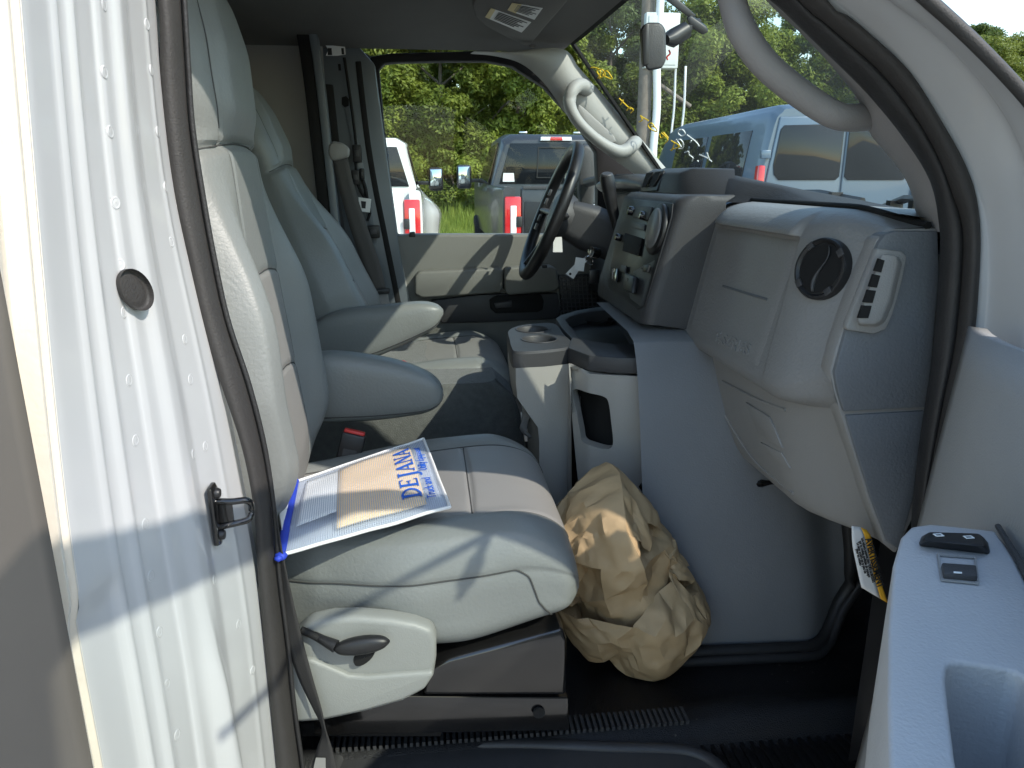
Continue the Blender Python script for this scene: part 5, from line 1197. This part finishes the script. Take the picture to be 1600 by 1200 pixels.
def leaf_mat(name, c0, c1):
    m = bpy.data.materials.new(name); m.use_nodes = True; nt = m.node_tree; N = nt.nodes; L_ = nt.links; pb = N['Principled BSDF']
    pb.inputs['Roughness'].default_value = .5; pb.inputs['Specular IOR Level'].default_value = .35
    tc = N.new('ShaderNodeTexCoord'); nz = N.new('ShaderNodeTexNoise'); nz.inputs['Scale'].default_value = 1.6; nz.inputs['Detail'].default_value = 5
    oi = N.new('ShaderNodeObjectInfo'); ad = N.new('ShaderNodeVectorMath'); L_.new(tc.outputs['Object'], ad.inputs[0]); L_.new(oi.outputs['Random'], ad.inputs[1])
    L_.new(ad.outputs[0], nz.inputs['Vector'])
    r_ = N.new('ShaderNodeMapRange'); r_.inputs[1].default_value = .3; r_.inputs[2].default_value = .7; L_.new(nz.outputs['Fac'], r_.inputs[0])
    mx = N.new('ShaderNodeMix'); mx.data_type = 'RGBA'; mx.inputs['A'].default_value = (*c0, 1); mx.inputs['B'].default_value = (*c1, 1); L_.new(r_.outputs[0], mx.inputs['Factor'])
    hs_ = N.new('ShaderNodeHueSaturation'); mr = N.new('ShaderNodeMapRange'); mr.inputs[3].default_value = .75; mr.inputs[4].default_value = 1.25; L_.new(oi.outputs['Random'], mr.inputs[0]); L_.new(mr.outputs[0], hs_.inputs['Value']); L_.new(mx.outputs['Result'], hs_.inputs['Color'])
    L_.new(hs_.outputs[0], pb.inputs['Base Color'])
    tl = N.new('ShaderNodeBsdfTranslucent'); L_.new(hs_.outputs[0], tl.inputs[0]); ms = N.new('ShaderNodeMixShader'); ms.inputs[0].default_value = .42
    L_.new(pb.outputs[0], ms.inputs[1]); L_.new(tl.outputs[0], ms.inputs[2]); L_.new(ms.outputs[0], N['Material Output'].inputs[0]); return m
m_leaf = leaf_mat('broadleaf', (.13, .18, .028), (.29, .33, .055)); m_leaf2 = leaf_mat('dark_leaf', (.07, .115, .022), (.17, .22, .04)); m_grass = leaf_mat('grass_blade', (.17, .24, .035), (.32, .37, .08))
m_bark = mat('bark', (.12, .10, .08), .9, bump=('noise', 30, .8), var=.2)
rg = np.random.default_rng(11)
def crown_mesh(name, H, W, n_cl, n_lf, ls, conif=False, low=.08):
    cl = []
    while len(cl) < n_cl:
        h = rg.random(); a = rg.random()*6.283
        prof = math.sin(math.pi*min(1, .10+.86*h))**.55 if not conif else (1.02-h)*.95
        r = W*prof*math.sqrt(rg.random()*.75+.25)*(1+.25*math.sin(3*a+h*9))
        cl.append((r*math.cos(a), r*math.sin(a), H*(low+(1-low)*h), W*(.14+.16*rg.random())))
    cl = np.array(cl); idx = rg.integers(0, n_cl, n_lf)
    d = rg.normal(size=(n_lf, 3)); d /= np.linalg.norm(d, axis=1)[:, None]; d[:, 2] *= .75
    c = cl[idx, :3]+d*(cl[idx, 3]*(rg.random(n_lf)**.4))[:, None]
    t = rg.normal(size=(n_lf, 3)); t /= np.linalg.norm(t, axis=1)[:, None]
    nrm = d*.7+np.array([0, 0, .6])+rg.normal(size=(n_lf, 3))*.45; s = np.cross(nrm, t); s /= np.linalg.norm(s, axis=1)[:, None]; t = np.cross(s, nrm); t /= np.linalg.norm(t, axis=1)[:, None]
    L = (ls*(.6+.8*rg.random(n_lf)))[:, None]; Wd = L*(.42 if not conif else .16)
    v = np.stack([c-t*L, c+s*Wd-t*L*.1, c+t*L, c-s*Wd-t*L*.1], 1).reshape(-1, 3)
    me = bpy.data.meshes.new(name); me.vertices.add(len(v)); me.vertices.foreach_set('co', v.ravel())
    me.loops.add(n_lf*4); me.loops.foreach_set('vertex_index', np.arange(n_lf*4, dtype=np.int32)); me.polygons.add(n_lf)
    me.polygons.foreach_set('loop_start', np.arange(0, n_lf*4, 4, dtype=np.int32)); me.polygons.foreach_set('loop_total', np.full(n_lf, 4, dtype=np.int32)); me.update(); me.validate(); return me
def trunk_mesh(H, r, seed):
    rr = random.Random(seed); b_ = MB(); top = H*.8
    pth = [V(.25*math.sin(k*1.3+seed)*k/6, .25*math.cos(k*.9+seed)*k/6, top*k/6) for k in range(7)]
    b_.tube(pth, [r*(1-.85*k/6) for k in range(7)], 8)
    for k in range(9):
        i = 1+k % 5; p = pth[i].lerp(pth[i+1], rr.random()); a = rr.random()*6.28; ln = H*(.16+.16*rr.random())
        q = p+V(math.cos(a)*ln, math.sin(a)*ln, ln*.7); b_.tube([p, p.lerp(q, .5)+V(0, 0, .1), q], [r*.35, r*.22, r*.06], 5)
    return b_
protos = []
for k, (H, W, nc, nl, ls, mm, con_) in enumerate(((8.0, 2.4, 130, 60000, .078, m_leaf, False), (7.0, 2.6, 120, 56000, .082, m_leaf, False), (9.0, 2.3, 120, 56000, .076, m_leaf2, False), (6.0, 1.7, 90, 34000, .08, m_leaf2, True), (2.6, 1.7, 60, 20000, .065, m_leaf, False))):
    cm = crown_mesh('crown', H, W, nc, nl, ls, con_, .02 if H < 4 else .12); cm.materials.append(mm)
    tb = trunk_mesh(H, .05+.012*H, k); tme = bpy.data.meshes.new('trunk'); tme.from_pydata(tb.v, [], tb.f); tme.materials.append(m_bark)
    protos.append((cm, tme))
def tree(kind, x, y, s, rz, label, nm, grp, cat='tree'):
    t = bpy.data.objects.new(nm, None); COL.objects.link(t); t.location = (x, y, bank(x, y)-.05 if y > 18 else GZ); t.rotation_euler = (0, 0, rz); t.scale = (s, s, s*1.0)
    t['label'] = label; t['category'] = cat; t['group'] = grp
    for q, m_ in zip(('crown', 'trunk'), protos[kind]):
        o = bpy.data.objects.new(q, m_); COL.objects.link(o); o.parent = t
rr = random.Random(5)
ORD = ['first', 'second', 'third', 'fourth', 'fifth', 'sixth', 'seventh', 'eighth', 'ninth', 'tenth', 'eleventh', 'twelfth', 'thirteenth', 'fourteenth', 'fifteenth', 'sixteenth', 'seventeenth', 'eighteenth', 'nineteenth', 'twentieth', 'twenty-first', 'twenty-second']
kinds = [0, 1, 0, 2, 1, 0, 3, 1, 0, 2, 1, 0, 1, 2, 0, 1, 0, 1]
for i in range(22):
    x = -7.5+i*1.55+rr.uniform(-.5, .5); y = 25+rr.uniform(-1.0, 1.5)+max(0, x-8)*.10
    k = kinds[i % len(kinds)]
    tree(k, x, y, rr.uniform(.74, .92)*(.85 if x > 12 else 1), rr.uniform(0, 6.28), ('leafy green tree', 'bushy light green tree', 'dark green leafy tree', 'dark narrow evergreen')[k]+', '+ORD[i]+' from the left in the front row of the woods', 'evergreen_tree' if k == 3 else 'leafy_tree', 'trees of the woods edge')
for i in range(14):
    x = -9+i*2.6+rr.uniform(-.7, .7); tree([2, 0, 1][i % 3], x, 30+rr.uniform(-1, 2), rr.uniform(.78, .92)*(.85 if x > 10 else 1), rr.uniform(0, 6.28), 'tree deeper in the woods, '+ORD[i]+' from the left behind the front row', 'leafy_tree', 'trees deeper in the woods')
for i in range(17):
    x = -6+i*1.35+rr.uniform(-.4, .4); tree(4, x, 22.7+rr.uniform(-.6, .8), rr.uniform(.6, .95), rr.uniform(0, 6.28), 'low bright green shrub, '+ORD[i]+' from the left along the foot of the woods', 'shrub', 'shrubs along the verge', 'shrub')
for i, (x, y, s, k) in enumerate(((25, 22.5, .85, 0), (28, 24, .8, 1), (31, 25, .9, 0), (27.5, 29, .8, 1))):
    tree(k, x, y, s, x, ('nearest leafy tree', 'light green tree behind the nearest', 'tallest tree', 'farthest tree')[i]+' beyond the white pillar at the right edge', 'leafy_tree', 'trees at the right edge')
# grass blades on the verge
NG = 42000; gx = rg.uniform(-5, 7, NG); gy = 18.2+rg.random(NG)**1.4*6; hgt = .18+.45*rg.random(NG)*np.clip((gy-18)/3, .35, 1.3)
gz = np.array([bank(a, c_) for a, c_ in zip(gx, gy)]); an = rg.random(NG)*6.28; w = .012+.014*rg.random(NG); ln = rg.normal(size=(NG, 2))*.16*hgt[:, None]
base = np.stack([gx, gy, gz-.02], 1); sd = np.stack([np.cos(an)*w, np.sin(an)*w, np.zeros(NG)], 1); tp2 = base+np.stack([ln[:, 0], ln[:, 1], hgt], 1)
v = np.stack([base-sd, base+sd, tp2], 1).reshape(-1, 3); me = bpy.data.meshes.new('grass'); me.vertices.add(NG*3); me.vertices.foreach_set('co', v.ravel())
me.loops.add(NG*3); me.loops.foreach_set('vertex_index', np.arange(NG*3, dtype=np.int32)); me.polygons.add(NG); me.polygons.foreach_set('loop_start', np.arange(0, NG*3, 3, dtype=np.int32)); me.polygons.foreach_set('loop_total', np.full(NG, 3, dtype=np.int32)); me.update(); me.validate()
tag(mk('grass', me, m_grass, None, sm=None), 'tall bright green grass on the verge behind the trucks', 'grass', kind='stuff')
# ---------------- pickups (local: x right, y forward, origin at rear bumper on the ground)
m_pw = mat('truck_white', (.74, .73, .70), .22, coat=1.0, var=.01); m_pg = mat('truck_charcoal', (.040, .043, .050), .35, metal=.2, coat=.35, var=.02)
m_tint = mat('tinted_glass', (.012, .014, .016), .04, spec=.35); m_lens = mat('red_lens', (.55, .012, .015), .15, coat=.8); m_lensw = mat('clear_lens', (.75, .75, .76), .2, coat=.6)
m_tyre = mat('tyre', (.02, .02, .02), .85); m_mirg = mat('mirror_glass', (.55, .62, .66), .05, metal=1.0)
def pickup(name, label, paint, loc, dual):
    t = thing(name, label, 'truck', loc, local=True); t['group'] = 'pickup trucks parked with their tails towards the van'
    def pr(nm, pts, vec, m, par=t, bv=.02, seg=2): b_ = MB(); b_.prism([V(*p) for p in pts], vec); return b_.build(nm, m, par, bevel=bv, seg=seg)
    # bed sides with fender swell
    for s in (-1, 1):
        rows = []
        for y in [0, .05, .3, .6, .8, 1.0, 1.3, 1.6, 1.9, 2.2, 2.35]:
            f = math.exp(-((y-1.25)/.55)**2)*(.24 if dual else .05); rows.append([V(s*x, y, z) for x, z in ((.86, 1.35), (.98, 1.35), (1.005+f*.25, 1.27), (1.01+f, 1.08), (1.01+f, .88), (1.0+f*.8, .62), (.92, .60))])
        b_ = MB(); b_.grid([crom(r_, 4) for r_ in rows]); b_.poly(crom(rows[0], 4)); b_.build('bed_side', paint, t, sm=50)
        tl_ = pr('tail_light', [(s*.99, -.03, 1.25), (s*.80, -.03, 1.25), (s*.80, -.03, .74), (s*.99, -.03, .74)], (0, .10, 0), m_lens, bv=.02)
        pr('reverse_lamp', [(s*.925, -.042, 1.15), (s*.855, -.042, 1.15), (s*.855, -.042, .82), (s*.925, -.042, .82)], (0, .02, 0), m_lensw, tl_, .01)
        pr('lamp_socket', [(s*.86, -.05, 1.03), (s*.79, -.05, 1.03), (s*.79, -.05, .91), (s*.86, -.05, .91)], (0, .02, 0), m_black, tl_, .01)
        mh = pr('side_mirror', [(s*1.12, 4.05, 1.28), (s*1.36, 4.05, 1.28), (s*1.36, 4.05, 1.66), (s*1.12, 4.05, 1.66)], (0, .16, 0), paint if not dual else m_black, bv=.05, seg=3)
        pr('mirror_glass', [(s*1.145, 4.045, 1.36), (s*1.335, 4.045, 1.36), (s*1.335, 4.045, 1.63), (s*1.145, 4.045, 1.63)], (0, .01, 0), m_mirg, mh, .004)
        pr('mirror_arm', [(s*.9, 4.1, 1.38), (s*1.15, 4.1, 1.38), (s*1.15, 4.1, 1.44), (s*.9, 4.1, 1.44)], (0, .06, 0), m_black, mh, .01)
        for y in (1.25, 5.1):
            b_ = MB(); b_.lathe([(.0005, 0), (.24, .02), (.38, .02), (.41, -.04), (.41, -.24), (.38, -.28)], (s*1.0, y, .41), (s, 0, 0), 26); wh = b_.build('wheel', m_tyre, t, sm=40)
            b_ = MB(); b_.lathe([(.0005, .05), (.10, .05), (.20, .025), (.25, .03)], (s*1.0, y, .41), (s, 0, 0), 20); b_.build('rim', m_chrome, wh, sm=40)
    pr('tailgate', [(-.80, 0, .78), (.80, 0, .78), (.80, 0, 1.35), (-.80, 0, 1.35)], (0, .08, 0), paint, bv=.025, seg=3)
    pr('bumper', [(-.98, -.18, .50), (.98, -.18, .50), (.98, -.18, .74), (-.98, -.18, .74)], (0, .18, 0), m_chrome, bv=.03)
    pr('bed_floor', [(-.9, .05, .80), (.9, .05, .80), (.9, 2.4, .80), (-.9, 2.4, .80)], (0, 0, .04), m_black)
    # cab: tapered loft
    secs = []
    for y, zr, wr in ((2.42, 1.98, .72), (2.55, 2.06, .76), (3.2, 2.09, .78), (4.0, 2.08, .77), (4.45, 1.98, .74), (5.1, 1.36, .78)):
        zb = .6
        secs.append([V(x, y-(.06 if z > 1.5 and y < 3 else 0)*0, z) for x, z in ((-.96, zb), (-1.0, 1.0), (-.985, 1.27), (-.93 if zr > 1.6 else -.9, 1.34), (-wr-.02, zr-.08), (-wr+.12, zr), (wr-.12, zr), (wr+.02, zr-.08), (.93 if zr > 1.6 else .9, 1.34), (.985, 1.27), (1.0, 1.0), (.96, zb))])
    b_ = MB(); b_.grid(secs); b_.poly(secs[0]); cabm = b_.build('cab', paint, t, sm=40, bevel=.02)
    b_ = MB(); b_.prism([V(-.82, 2.40, 1.37), V(.82, 2.40, 1.37), V(.66, 2.40, 1.93), V(-.66, 2.40, 1.93)], (0, .03, 0)); rw = b_.build('rear_window', m_tint, t, bevel=.01)
    b_ = MB(); b_.ring([V(-.28, 2.385, 1.45), V(.28, 2.385, 1.45), V(.26, 2.385, 1.88), V(-.26, 2.385, 1.88)], [V(-.265, 2.385, 1.465), V(.265, 2.385, 1.465), V(.245, 2.385, 1.865), V(-.245, 2.385, 1.865)], (0, .014, 0)); b_.build('slider_frame', m_black, rw)
    pr('window_sticker', [(-.77, 2.392, 1.40), (-.60, 2.392, 1.40), (-.61, 2.392, 1.52), (-.76, 2.392, 1.52)], (0, .006, 0), m_paperw, rw, 0)
    br = pr('brake_lamp', [(-.23, 2.37, 1.965), (.23, 2.37, 1.965), (.22, 2.37, 2.02), (-.22, 2.37, 2.02)], (0, .08, 0), m_lensw, bv=.008)
    pr('brake_lens', [(-.09, 2.362, 1.97), (.09, 2.362, 1.97), (.085, 2.362, 2.016), (-.085, 2.362, 2.016)], (0, .02, 0), m_lens, br, .004)
    for s in (-1, 1):
        b_ = MB(); b_.prism([V(s*.955, 2.7, 1.37), V(s*.955, 4.6, 1.37), V(s*.80, 4.2, 1.92), V(s*.80, 2.7, 1.95)], (s*.012, 0, .002)); b_.build('side_window', m_tint, t)
        pr('roof_lamp', [(s*.35, 2.9, 2.09), (s*.47, 2.9, 2.09), (s*.47, 3.0, 2.09), (s*.35, 3.0, 2.09)], (0, 0, .03), m_chrome, bv=.01)
    pr('hood', [(-.95, 4.9, .6), (.95, 4.9, .6), (.95, 4.9, 1.45), (-.95, 4.9, 1.45)], (0, 1.3, -.05), paint, bv=.08, seg=3)
    if not dual:
        ap_ = pr('tailgate_trim', [(-.76, -.012, .80), (.76, -.012, .80), (.76, -.012, 1.19), (-.76, -.012, 1.19)], (0, .02, 0), m_black, bv=.006)
        pr('tailgate_handle', [(-.12, -.03, 1.10), (.12, -.03, 1.10), (.12, -.03, 1.16), (-.12, -.03, 1.16)], (0, .02, 0), m_chrome, ap_, .006)
        pr('step_lip', [(-.78, -.02, 1.33), (.78, -.02, 1.33), (.78, -.02, 1.37), (-.78, -.02, 1.37)], (0, .06, 0), m_char, ap_, .006)
    return t
pickup('pickup_truck', 'charcoal grey pickup truck seen behind the steering wheel through the far window', m_pg, (1.88, 8.7, GZ+.09), False)
pickup('pickup_truck', 'white pickup truck at the left side of the far window', m_pw, (-1.06, 9.1, GZ+.05), True)
# ---------------- vans
m_vb = mat('van_blue', (.085, .13, .185), .32, metal=.1, coat=.35, var=.01); m_vw = mat('van_white', (.78, .78, .78), .25, coat=1.0)
def panel_van(label, paint, loc, H=2.33):
    t = thing('parked_van', label, 'van', loc, local=True)
    def sec(y, k=1.0, top=H):
        w = 1.0*k; pts = [(-.98*w, .35), (-1.0*w, .7), (-1.0*w, 1.15), (-.97*w, 1.5), (-.86*w, top-.18), (-.78*w, top-.05), (-.6*w, top), (.6*w, top), (.78*w, top-.05), (.86*w, top-.18), (.97*w, 1.5), (1.0*w, 1.15), (1.0*w, .7), (.98*w, .35)]
        return crom([V(x, y, z) for x, z in pts], 3)
    ss = [sec(0, .965, H-.05), sec(.05, .985, H-.02), sec(.12, 1), sec(1.5), sec(3.2), sec(3.7, .99, H-.04), sec(4.1, .97, H-.25), sec(4.7, .95, 1.35), sec(5.2, .88, 1.05)]
    b_ = MB(); b_.grid(ss); b_.poly(ss[0]); b_.poly(ss[-1][::-1]); b_.build('body', paint, t, sm=35)
    def pr(nm, pts, vec, m, par=t, bv=.01, seg=2): b2 = MB(); b2.prism([V(*p) for p in pts], vec); return b2.build(nm, m, par, bevel=bv, seg=seg)
    for s in (-1, 1):
        dr = pr('rear_door', [(s*.012, -.02, .45), (s*.90, -.02, .45), (s*.92, -.02, 1.2), (s*.87, -.02, 1.6), (s*.78, -.02, H-.14), (s*.012, -.02, H-.12)], (0, .03, 0), paint, bv=.02, seg=3)
        q = [(s*.07, 1.52), (s*.74, 1.52), (s*.80, 1.58), (s*.815, 1.68), (s*.765, H-.27), (s*.73, H-.23), (s*.05, H-.21), (s*.03, H-.25), (s*.03, 1.56)]
        pr('rear_window', [(a, -.034, c_) for a, c_ in q], (0, .012, 0), m_tint, dr, .006)
        for z in (.7, 1.35, 1.75): pr('hinge', [(s*.86, -.05, z), (s*.97, -.05, z), (s*.97, -.05, z+.09), (s*.86, -.05, z+.09)], (0, .06, 0), paint, dr, .01)
        pr('tail_light', [(s*.90, -.03, 1.22), (s*1.0, -.03, 1.22), (s*.975, -.03, 1.68), (s*.90, -.03, 1.68)], (0, .12, 0), m_lens, bv=.02)
        for k, (y0, y1) in enumerate(((.45, 1.7), (1.85, 3.1))):
            b2 = MB(); b2.prism([V(s*.985, y0, 1.45), V(s*.985, y1, 1.45), V(s*.875, y1, H-.26), V(s*.875, y0, H-.26)], (s*.012, 0, .003)); b2.build('side_window', m_tint, t, bevel=.004)
        for y in (1.0, 4.2):
            b2 = MB(); b2.lathe([(.0005, 0), (.2, .02), (.32, .02), (.34, -.04), (.34, -.2)], (s*.99, y, .34), (s, 0, 0), 24); b2.build('wheel', m_tyre, t, sm=40)
    pr('door_handle', [(.06, -.05, 1.22), (.22, -.05, 1.22), (.22, -.05, 1.28), (.06, -.05, 1.28)], (0, .03, 0), m_black)
    pr('number_plate', [(-.62, -.035, 1.0), (-.2, -.035, 1.0), (-.2, -.035, 1.12), (-.62, -.035, 1.12)], (0, .01, 0), m_tint)
    pr('bumper', [(-.98, -.10, .38), (.98, -.10, .38), (.98, -.10, .60), (-.98, -.10, .60)], (0, .12, 0), m_black, bv=.03)
    return t
panel_van('light blue panel van parked ahead, seen through the windshield', m_vb, (4.65, 8.25, GZ))
panel_van('white panel van at the right edge beyond the front pillar', m_vw, (10.6, 10.0, GZ), 2.75)
# ---------------- utility pole
m_wood = mat('pole_wood', (.17, .14, .115), .85, bump=('noise', 60, .6), var=.2)
m_galv = mat('galvanised_cabinet', (.58, .60, .58), .5, var=.04)
px_, py_ = 5.55, 19.5
up_ = thing('utility_pole', 'wooden utility pole with white conduit and grey cabinet behind the mirror', 'utility pole', (px_, py_, bank(px_, py_)), local=True)
b = MB(); b.tube([V(0, 0, 0), V(0, .02, 4), V(0, .05, 9)], [.19, .17, .15], 14); b.build('pole', m_wood, up_, sm=60)
b = MB(); b.tube(crom([V(.25, -.2, 1.0), V(.22, -.22, 2.2), V(.26, -.22, 3.2), V(.20, -.22, 4.4), V(.22, -.22, 6.0), V(.20, -.22, 9)], 5), .10, 12); b.build('conduit', m_lensw, up_, sm=60)
b = MB(); b.box((.30, -.1, 4.75), (.85, .35, 1.25)); cbx = b.build('cabinet', m_galv, up_, bevel=.02)
b = MB(); b.box((.30, -.285, 4.75), (.72, .02, 1.1)); b.build('cabinet_door', m_galv, cbx, bevel=.005)
for k in (.72, .98): b = MB(); b.tube(crom([V(k, -.1, 4.2), V(k+.02, -.1, 3.2), V(k-.02, -.1, 2.4), V(k+.02, -.1, 1.2)], 4), .03, 6); b.build('drop_wire', m_lensw, up_, sm=60)
b = MB(); b.tube([V(0, 0, 4.0), V(1.3, .3, 3.3)], .05, 8); b.build('brace', m_wood, up_)
